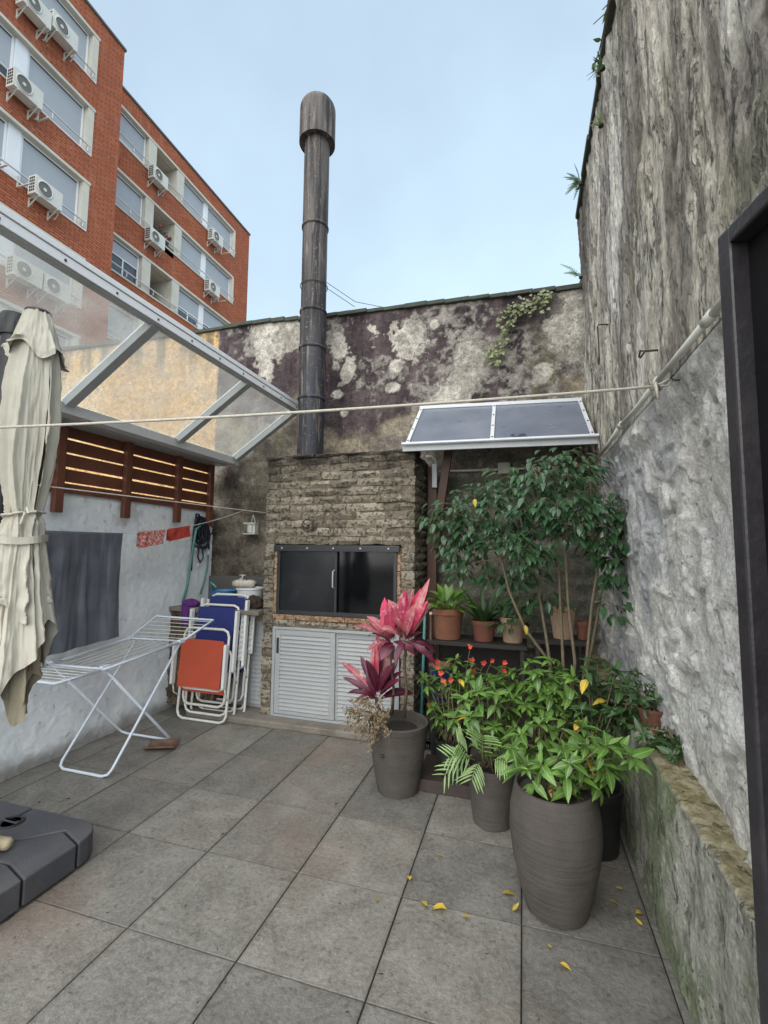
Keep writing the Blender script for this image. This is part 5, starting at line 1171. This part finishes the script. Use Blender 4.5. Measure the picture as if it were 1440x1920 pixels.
shrub('vase_shrub', 'large glossy green shrub spilling from the tall bulging grey vase', (.115,2.235,0), BIG, m_fibre, (.15,.458),
      [(985,1435),(1005,1395),(1035,1365),(1012,1355),(1058,1398),(1078,1382),(1092,1425),(1112,1465),(1125,1420),(1150,1440),(1185,1418),(1165,1400),(975,1375),(960,1400),(1040,1425),(1100,1395),(1085,1455),(1140,1395),(1120,1370),(1060,1345),(1000,1420),(1095,1360),(1070,1430)], (2.05,2.45), 21, yellow=.05, nmax=300, extra=16)
MED = [(.098,0),(.106,.004),(.118,.10),(.130,.22),(.136,.30),(.136,.312),(.128,.314),(.122,.305),(.12,.28),(0,.27)]
mp = shrub('medium_pot_shrub', 'bushy green shrub with a small palm frond in the medium grey pot', (-.19,2.79,0), MED, m_fibre, (.12,.268),
      [(905,1330),(930,1300),(880,1340),(950,1345),(895,1295),(925,1360),(960,1310),(940,1390),(900,1375),(870,1310),(985,1330),(965,1365),(915,1270),(945,1265),(880,1270)], (2.62,2.95), 22, nmax=260, yellow=.02, extra=6)
def palm():
    r = random.Random(3); me = leaf_mesh('leaflet', m_palm, .105, .0135, .3, .45, 4, .6)
    for (bx, by, tx, ty) in ((885,1415,835,1452),(880,1420,860,1395),(905,1420,905,1380),(890,1425,842,1420),(925,1425,950,1430),(900,1430,885,1460)):
        p, q = on(bx,by,'Y',2.70), on(tx,ty,'Y',2.60); ar = [p, p.lerp(q,.5)+Vector((0,-.01,.02)), q]; f = MB().tube(ar, .0025, 5).obj('palm_frond', m_palm, mp)
        d = (q-p).normalized(); sd = d.cross(Vector((0,-.7,.7))).normalized()
        for k in range(6):
            u = .2+.8*k/5; c = p.lerp(q,u)+Vector((0,-.01,.02))*math.sin(u*3.14)
            for s in (-1,1): link('leaflet', me, f, frame(c, d*.75+sd*s*.8+Vector((0,0,-.15)), (0,-.6,.8)) @ Matrix.Scale(r.uniform(.75,1.0)*(.6+.6*math.sin(u*2.6)),4))
palm()
BLK = [(.085,0),(.092,.003),(.115,.20),(.121,.205),(.121,.225),(.113,.225),(.105,.19),(0,.185)]
pz = tag(MB().box((-.68,2.98,.0),(-.30,3.36,.075)).obj('low_plank_stand', m_dkwood if 'm_dkwood' in globals() else m_iron, bevel=.004), 'low dark plank stand on the tiles under the black pots', 'stand')
shrub('flowering_impatiens', 'bushy plant with small red flowers in a black plastic pot', (-.45,3.10,.076), BLK, m_blkpot, (.105,.19),
      [(800,1300),(815,1275),(840,1290),(860,1265),(835,1320),(812,1325),(870,1300),(885,1245),(855,1235),(880,1320),(795,1270),(825,1255),(850,1345)], (2.98,3.22), 23, nmax=240, size=.95,
      flowers=[(882,1212,3.08),(885,1237,3.05),(888,1258,3.05),(822,1250,3.0),(827,1262,2.98),(845,1275,3.0),(832,1275,2.98),(907,1243,3.05),(923,1238,3.1),(947,1242,3.1),(945,1258,3.08),(820,1240,3.0)], yellow=.05)
SM = [(.10,0),(.11,.003),(.13,.21),(.14,.22),(.14,.245),(.13,.245),(.12,.2),(0,.195)]
shrub('dark_pot_shrub', 'green shrub in a dark pot standing between the ficus and the black pot', (.12,3.02,0), [(a*1.1,b*1.35) for a,b in SM], m_terra2, (.13,.262),
      [(960,1255),(990,1240),(1020,1260),(1050,1255),(1075,1270),(1000,1285),(1040,1295),(970,1290),(1065,1305),(1090,1290),(1020,1320),(930,1275),(985,1320),(1035,1235),(1080,1330),(1005,1260)], (2.75,3.0), 24, nmax=240, yellow=.015)
shrub('ledge_side_shrub', 'darker shrub with some yellow leaves beside the ledge', (.33,2.72,0), [(a*1.05,b*1.3) for a,b in SM], m_blkpot, (.12,.25),
      [(1100,1255),(1120,1240),(1140,1275),(1165,1290),(1110,1300),(1135,1320),(1180,1310),(1200,1285),(1155,1255),(1090,1330),(1170,1345),(1120,1350),(1150,1330),(1195,1260),(1210,1300)], (2.55,2.8), 25, SHD, nmax=220, yellow=.06)
shrub('ledge_pot_plant', 'small leafy plant in a red brown pot on the ledge', (.585,2.56,.672), [(.045,0),(.058,.09),(.063,.092),(.063,.105),(.057,.105),(.05,.08),(0,.078)], m_terra2, (.05,.08),
      [(1215,1300),(1230,1310),(1200,1310),(1222,1285),(1190,1290)], (2.48,2.62), 26, SHD, .7, nmax=80, extra=2)
shrub('ledge_creeper', 'low dark creeping plant trailing over the end of the mossy ledge', (.575,2.30,.672), None, None, None,
      [(1235,1385),(1258,1395),(1245,1410),(1270,1400),(1262,1415),(1225,1400),(1205,1375),(1280,1412),(1185,1365)], (2.16,2.38), 27, SHD, .72, nmax=110, extra=3, cat='plant')

# ---- shelf with pots
m_dkwood = plain('dark_wood', (.028,.024,.021), .7, .35, 10)
def stand(label, x0, x1, y0, y1, z):
    t = thing('plant_stand', ((x0+x1)/2,(y0+y1)/2,0), label, 'stand')
    MB().box((x0,y0,z-.03),(x1,y1,z)).obj('top_board', m_dkwood, t, bevel=.003); MB().box((x0+.02,y0+.03,z*.42),(x1-.02,y1-.02,z*.42+.02)).obj('lower_board', m_dkwood, t)
    for x in (x0+.02,x1-.05):
        for y in (y0+.02,y1-.05): MB().box((x,y,.0),(x+.03,y+.03,z-.0305)).obj('leg', m_dkwood, t)
    MB().box((x0+.06,y1-.018,z*.45),(x1-.06,y1-.006,z-.04)).obj('back_panel', m_dkwood, t)
stand('dark wooden plant stand carrying the terracotta pots', -.735, .02, 3.60, 3.95, .822)
stand('dark wooden plant stand under the ribbed pot in the wall corner', .06, .47, 3.62, 3.95, .875)
def tpot(k, r, h): return [(r*.70,0),(r*.76,.003),(r*.92,h*.78),(r*.93,h*.80),(r,h*.81),(r,h*.98),(r*.97,h),(r*.90,h*.98),(r*.86,h*.8),(0,h*.79)]
def rosette(name, label, c, prof, mpot, soil, meshes, n, seed, spread, L, stem=True, cat='potted plant', upw=1.):
    t = thing(name, c, label, cat); pot(t, c, prof, mpot, soil); r = random.Random(seed); base = Vector((c[0],c[1],c[2]+soil[1])); items = []; sm = MB()
    for k in range(n):
        a = k*2.4+r.uniform(-.3,.3); e = r.uniform(*spread); d = Vector((math.cos(a)*math.cos(e), math.sin(a)*math.cos(e), math.sin(e)*upw)).normalized()
        p = base+Vector((math.cos(a)*.02,math.sin(a)*.02,0))
        if stem:
            q = p+d*L*r.uniform(.6,1.0); sm.tube([p,p.lerp(q,.5)+Vector((0,0,.01)),q], .003, 5); p = q; d = (d+Vector((0,0,-.55))).normalized() if r.random() > .3 else d
        items.append((frame(p, d, (0,-.2,1)) @ Matrix.Scale(r.uniform(.75,1.15),4), r.randint(0,len(meshes)-1)))
    if stem: sm.obj('stems', meshes[0].materials[0], t, smooth=True)
    put_leaves(t, items, meshes, 250); return t
LIL = [leaf_mesh('leaf', m_lily, .15, .062, .3, c, 6, .75) for c in (.7,1.0,.5)]
rosette('peace_lily', 'bright green broad leaved plant in the large terracotta pot', (-.593,3.75,.823), tpot(0,.138,.24), m_terra, (.115,.19), LIL, 34, 31, (.35,1.45), .15)
STR = [leaf_mesh('leaf', m_dk, .30, .042, .35, c, 6, .55) for c in (.25,.45,.7)]
rosette('strap_leaf_plant', 'dark strap leaved plant in the smaller dark terracotta pot', (-.303,3.74,.823), tpot(0,.098,.16), m_terra2, (.08,.125), STR, 30, 32, (.7,1.5), .1, False)
DKL = [leaf_mesh('leaf', m_dk, .09, .045, .3, c, 4, .75) for c in (.7,1.0,.5)]
rosette('shaded_leafy_plant', 'dark leafy plant in an ochre pot beside the strap leaved plant', (-.085,3.76,.823), tpot(0,.095,.19), m_ribpot, (.08,.15), DKL, 40, 33, (-.2,1.3), .14)
def ribbed_pot():
    c = (.28,3.76,.876); t = thing('ribbed_pot', c, 'empty beige ribbed pot with bare twigs in the wall corner', 'pot'); b = MB(); n = 72; prof = [(.068,0),(.092,.205),(.096,.21),(.096,.222),(.088,.222),(.08,.19),(0,.185)]
    b.lathe(prof, c, n)
    for i in range(2):
        for k in range(0,n,2): x,y,z = b.v[i*n+k]; b.v[i*n+k] = (c[0]+(x-c[0])*.965, c[1]+(y-c[1])*.965, z)
    b.obj('pot', m_ribpot, t); r = random.Random(8); tw = MB()
    for k in range(14):
        a = r.uniform(0,6.28); e = Vector((c[0]+math.cos(a)*r.uniform(.05,.2), c[1]+math.sin(a)*.1, c[2]+r.uniform(.28,.5))); tw.tube([Vector((c[0],c[1],c[2]+.18)), Vector((c[0]+math.cos(a)*.03,c[1]+math.sin(a)*.03,c[2]+.26)), e], [.003,.0025,.0012], 4)
    tag(tw.obj('twigs', m_drytwig, t), kind='stuff')
ribbed_pot()
t_ = thing('dark_corner_pot', (.42,3.76,.876), 'small dark brown pot beside the ribbed pot', 'pot'); pot(t_, (.425,3.76,.876), tpot(0,.055,.13), m_terra2, (.046,.1))
tb = thing('blue_glazed_pot', (-.59,3.44,0), 'empty blue glazed pot with terracotta rim behind the red flowers', 'pot')
MB().lathe([(.075,.0),(.085,.42),(.078,.435)], (-.59,3.44,0), 20).obj('pedestal', m_blkpot, tb); pot(tb, (-.59,3.44,.436), [(.065,0),(.088,.23),(.092,.235),(.092,.25),(.085,.25),(.078,.2),(0,.19)], m_bluepot); MB().lathe([(.0925,.683),(.094,.687),(.086,.689),(.083,.66)], (-.59,3.44,0), 28).obj('rim', m_terra, tb)
def stick(label, x, y, X2, m, cat='broom'):
    p = on(x, y, 'Y', 3.66); t = thing('broom', (X2,3.62,0), label, cat); MB().tube([(X2,3.60,.07),p], .012, 10).obj('handle', m, t, smooth=True); MB().tube([p,p+Vector((0,0,.02))], .0135, 10).obj('cap', m_strip, t)
    h = MB().box((X2-.10,3.585,.045),(X2+.10,3.62,.075)).obj('head', m, t, bevel=.004); b = MB()
    for k in range(26): x_ = X2-.095+.19*k/25; b.tube([(x_,3.603,.046),(x_+random.uniform(-.01,.01),3.60+random.uniform(-.012,.012),.001)], .0025, 4)
    b.obj('bristles', m_blkpot, h)
stick('broom with a teal handle leaning beside the brown canopy post', 797, 1142, -.775, plain('teal_handle', (.05,.20,.20), .4, .15, 9))
stick('broom with a dark brown handle next to the teal one', 808, 1152, -.70, m_post)

# ---- ficus tree
def ficus():
    c = (.22,3.12,0); t = thing('ficus_tree', c, 'tall dark leaved ficus tree with thin bare stems under the canopy', 'tree'); r = random.Random(12)
    pot(t, c, [(.11,0),(.12,.003),(.15,.28),(.16,.285),(.16,.31),(.148,.31),(.14,.26),(0,.25)], m_terra2, (.14,.255))
    base = Vector((c[0],c[1],.26)); Yt = 3.15
    def P(x, y, dy=0): return on(x, y, 'Y', Yt+dy)
    trunks = [[base,P(1056,1245),P(1050,1120,.05),P(1046,1010,.0),P(1030,930),P(1000,880,-.1)], [base+Vector((.02,0,0)),P(1078,1240),P(1065,1130),P(1060,1030),P(1085,950),P(1060,880)], [base-Vector((.02,0,0)),P(1030,1240,.1),P(985,1180),P(955,1110),P(940,1050),P(900,980),P(850,960)],
              [base+Vector((.03,0,0)),P(1100,1235),P(1110,1130),P(1125,1040),P(1140,980),P(1160,950)], [base,P(1025,1200,.1),P(1010,1110,.15),P(985,1040,.1),P(965,960,.1),P(970,910)], [base+Vector((.04,.02,0)),P(1112,1200,.1),P(1130,1100,.1),P(1160,1050)]]
    for tr in trunks: MB().tube(tr, [.012-.0085*i/(len(tr)-1) for i in range(len(tr))], 7).obj('trunk', m_twig, t, smooth=True)
    cl = [(805,975,.08),(825,960,.05),(850,945,0),(880,930,0),(905,920,.05),(935,915,0),(870,965,.05),(900,955,-.05),(930,945,-.1),(960,935,0),(985,905,-.05),(1000,880,0),(1030,865,-.05),(1050,855,.05),(1075,865,0),(1095,875,.05),(1110,885,0),(1065,890,-.1),(1020,900,-.1),
          (960,965,-.1),(990,950,-.12),(1020,955,-.1),(1050,950,-.15),(1070,965,-.15),(1090,945,-.1),(1115,950,-.1),(1140,945,-.05),(1165,955,0),(1185,965,0),(1100,975,-.15),(1125,970,-.1),(1045,985,-.15),(1065,1000,-.12),(1015,990,-.05),(945,985,-.05),(910,985,0),(880,990,.05),(850,990,.08),(835,1010,.1),
          (1120,1005,-.08),(1130,1030,-.05),(1150,1010,-.05),(1165,1035,0),(1175,1000,.02),(1150,1060,0),(970,1025,-.12),(990,1030,-.12),(1010,1035,-.1),(955,1015,-.1),(985,1050,-.05),(1155,1090,0),(1160,1140,0),(930,1010,0),(905,1020,.1),(850,1040,.15),(870,1020,.12),(890,1050,.15),(960,1090,.1),(995,1080,.1),(1010,920,0),(945,895,.1),(1040,920,0),(1085,915,-.05),(975,990,0),(860,1070,.15),(840,985,.1),(1070,935,-.1),(1030,1120,.2),(980,1130,.2),(930,1080,.2)]
    LF = [leaf_mesh('leaf', m_fic, .085*s, .040*s*w, .28, cv, 5, .72) for s, w, cv in ((1,1,.5),(.85,1.05,.8),(1.1,.95,.35),(.7,1,.6))]
    items = []; tw = MB(); joints = [p for tr in trunks for p in tr[2:]]
    for (x, y, dy) in cl:
        p = P(x, y, dy+r.uniform(-.05,.05)); j = min(joints, key=lambda q: (q-p).length); tw.tube([j, j.lerp(p,.5)+Vector((0,0,.03)), p], [.004,.003,.002], 5)
        dr = (p-j).normalized() if (p-j).length > .02 else Vector((0,0,1))
        for k in range(r.randint(22,28)):
            a = rv(r); q = p+Vector((a.x*.095,a.y*.095,a.z*.06)); d = (dr*.4+Vector((a.x,a.y-.25,-.55+r.uniform(-.4,.35)))).normalized()
            items.append((frame(q, d, Vector((a.x*.3,-.5,1))) @ Matrix.Scale(r.uniform(.7,1.1),4), r.randint(0,3)))
            if k % 3 == 0: tw.tube([p,q], .0013, 4)
    tag(tw.obj('twigs', m_twig, t, smooth=True), kind='stuff'); put_leaves(t, items, LF, 300)
    for (x, y) in ((985,1172),(890,935)): link('yellow_leaf', SHY[0], t, frame(P(x,y,-.15), (r.uniform(-.4,.4),-.3,-.8), (0,-1,.4)) @ Matrix.Scale(.7,4))
ficus()

# ---- growth on the walls
def ivy():
    t = thing('wall_ivy', on(975,600,'Y',4.28), 'ivy patch trailing down the stained back wall from its coping', 'ivy'); r = random.Random(6); items = []; me = [leaf_mesh('leaf', m_ivy, .045, .038, .2, .4, 3, .8)]
    path = [(1015,556),(1000,570),(980,578),(960,590),(950,605),(945,620),(940,640),(930,655),(925,665),(925,680)]; wd = [22,26,24,18,14,8,8,16,16,10]; st = MB()
    st.tube([on(x,y,'Y',4.275) for x,y in path], .004, 5).obj('vine', m_twig, t)
    for (x, y), w in zip(path, wd):
        for k in range(int(w*1.3)):
            p = on(x+r.uniform(-w,w), y+r.uniform(-w*.55,w*.55), 'Y', 4.262-r.uniform(0,.05)); items.append((frame(p, (r.uniform(-1,1),-.5,r.uniform(-1,.4)), (r.uniform(-.3,.3),-1,.3)) @ Matrix.Scale(r.uniform(.6,1.2),4), 0))
    put_leaves(t, items, me, 260)
ivy()
def tuft(x, y, X, n, L, label, seed, m=m_dk, droop=.4, Yo=0):
    c = on(x, y, 'X', X); c.y += Yo; t = thing('wall_fern', c, label, 'fern'); r = random.Random(seed); MB().lathe([(.016,-.008),(.015,.006),(0,.012)], c, 8).obj('root_clump', m_soil, t)
    for k in range(n):
        d = Vector((r.uniform(-1.2,.1), r.uniform(-.5,1), r.uniform(-.5,1.1))).normalized(); q = c+d*L*r.uniform(.5,1); mid = c.lerp(q,.5)+Vector((0,0,.25*L*droop)); f = MB().tube([c,mid,q], [.0025,.002,.001], 4)
        for j in range(10):
            u = .25+.75*j/9; p = (c.lerp(mid,u*2) if u < .5 else mid.lerp(q,u*2-1)); s_ = d.cross(Vector((.2,-1,.3))).normalized()
            for s in (-1,1): e = p+(s_*s+d*.5).normalized()*L*.20*(1.15-u); w = d*.006; f.add([p-w,p+w,e], [(0,1,2)])
        f.obj('frond', m, t)
tuft(1089,345,.50,15,.2,'dark fern tuft jutting from the top of the tall rough wall', 1)
tuft(1089,520,.50,6,.22,'small fern above the corner where both old walls meet', 2, m_imp)
tuft(1130,128,.50,9,.11,'small weed tuft near the highest part of the rough wall edge', 3)
tuft(1127,235,.50,7,.08,'tiny yellow green weed on the edge of the rough wall', 4, m_palm)
def vines():
    t = thing('hanging_vine', on(1145,5,'X',.5), 'thin bare vine hanging over the top edge of the rough wall', 'vine')
    for path in ([(1150,-20),(1140,15),(1128,75),(1122,100),(1114,125),(1113,135)],[(1148,-15),(1135,25),(1113,45)],[(1122,100),(1117,112),(1110,130)],[(1114,122),(1119,142),(1124,143)],[(1142,5),(1130,18)]):
        MB().tube([on(x,y,'X',.44) for x,y in path], .003, 5).obj('stem', m_twig, t)
    r = random.Random(9); me = leaf_mesh('leaf', m_dk, .05, .02, .3, .5, 3)
    for (x, y) in ((1114,122),(1112,128),(1118,126),(1135,20),(1128,75),(1116,118)): link('leaf', me, t, frame(on(x,y,'X',.44), rv(r)+Vector((0,0,-.6)), rv(r)))
vines()
def drybush():
    t = thing('dry_branches', on(1120,1000,'Y',3.7), 'bare dry brown branches in the corner behind the ficus', 'branches'); r = random.Random(14); b = on(1115,1040,'Y',3.65)
    for k in range(16):
        e = on(r.uniform(1085,1225), r.uniform(825,990), 'Y', r.uniform(3.2,3.6)); e.x = min(e.x,.52); m_ = b.lerp(e,.55)+rv(r,.05); tw = MB().tube([b+rv(r,.02),m_,e], [.004,.003,.0012], 4)
        for j in range(7):
            p = m_.lerp(e, r.random()); q = p+(rv(r)+Vector((0,0,.3)))*.09; q.x = min(q.x,.53); tw.tube([p,p.lerp(q,.5)+rv(r,.01),q], [.0018,.0015,.0008], 4)
        tw.obj('branch', m_drytwig, t)
drybush()

# ---- fallen leaves
LL = {4: 'largest fallen leaf, a broad folded yellow one lying on a tile joint', 8: 'lone small yellow leaf on the tile in front of the tall grey vase', 6: 'long yellow leaf on the tile beside the foot of the tall vase', 3: 'narrow yellow leaf just next to the largest fallen leaf'}
for _k in (9,10,11,13): LL[_k] = 'dry yellow leaf in the strip between the tall vase and the mossy ledge'
LL[12] = 'tiny yellow leaf touching the foot of the tall vase'
FL = [leaf_mesh('fallen_leaf', m_yel, L, w, f, c, 4, .75) for L, w, f, c in ((.06,.026,.35,.6),(.085,.04,.5,.9),(.05,.022,.2,-.5))]
r = random.Random(17)
for i, (x, y, k, s) in enumerate([(830,1604,2,.7),(768,1650,0,.8),(712,1684,2,.7),(801,1699,0,.85),(838,1704,1,1.05),(866,1715,2,.9),(942,1674,0,1.1),(961,1707,2,.9),(1050,1805,0,.7),(1155,1662,2,.7),(1192,1712,1,.6),(1142,1688,0,.7),(1028,1770,2,.6),(1205,1735,2,.7)]):
    p = on(x, y, 'Z', .012); a = r.uniform(0,6.28)
    tag(link('fallen_leaf', FL[k], None, frame(p, (math.cos(a),math.sin(a),.05), (r.uniform(-.2,.2),r.uniform(-.2,.2),1)) @ Matrix.Scale(s,4)), LL.get(i, 'small curled yellow leaf fallen on the open grey floor tiles'), 'leaf', 'fallen yellow leaves on the tiles')
sp = MB()
for k in range(170):
    p = Vector((r.uniform(-3.1,.45), r.uniform(.9,3.5), .003)); a = r.uniform(0,3.14); L = r.uniform(.002,.007)*(1 if r.random() < .88 else 2); w = L*r.uniform(.2,.5); d = Vector((math.cos(a),math.sin(a),0))*L; e = Vector((-math.sin(a),math.cos(a),0))*w
    sp.add([p-d,p-e,p+d,p+e,p+Vector((0,0,w))], [(0,1,4),(1,2,4),(2,3,4),(3,0,4)])
tag(sp.obj('floor_litter', m_soil), 'specks of soil and plant litter scattered over the tiles', 'litter', kind='stuff')
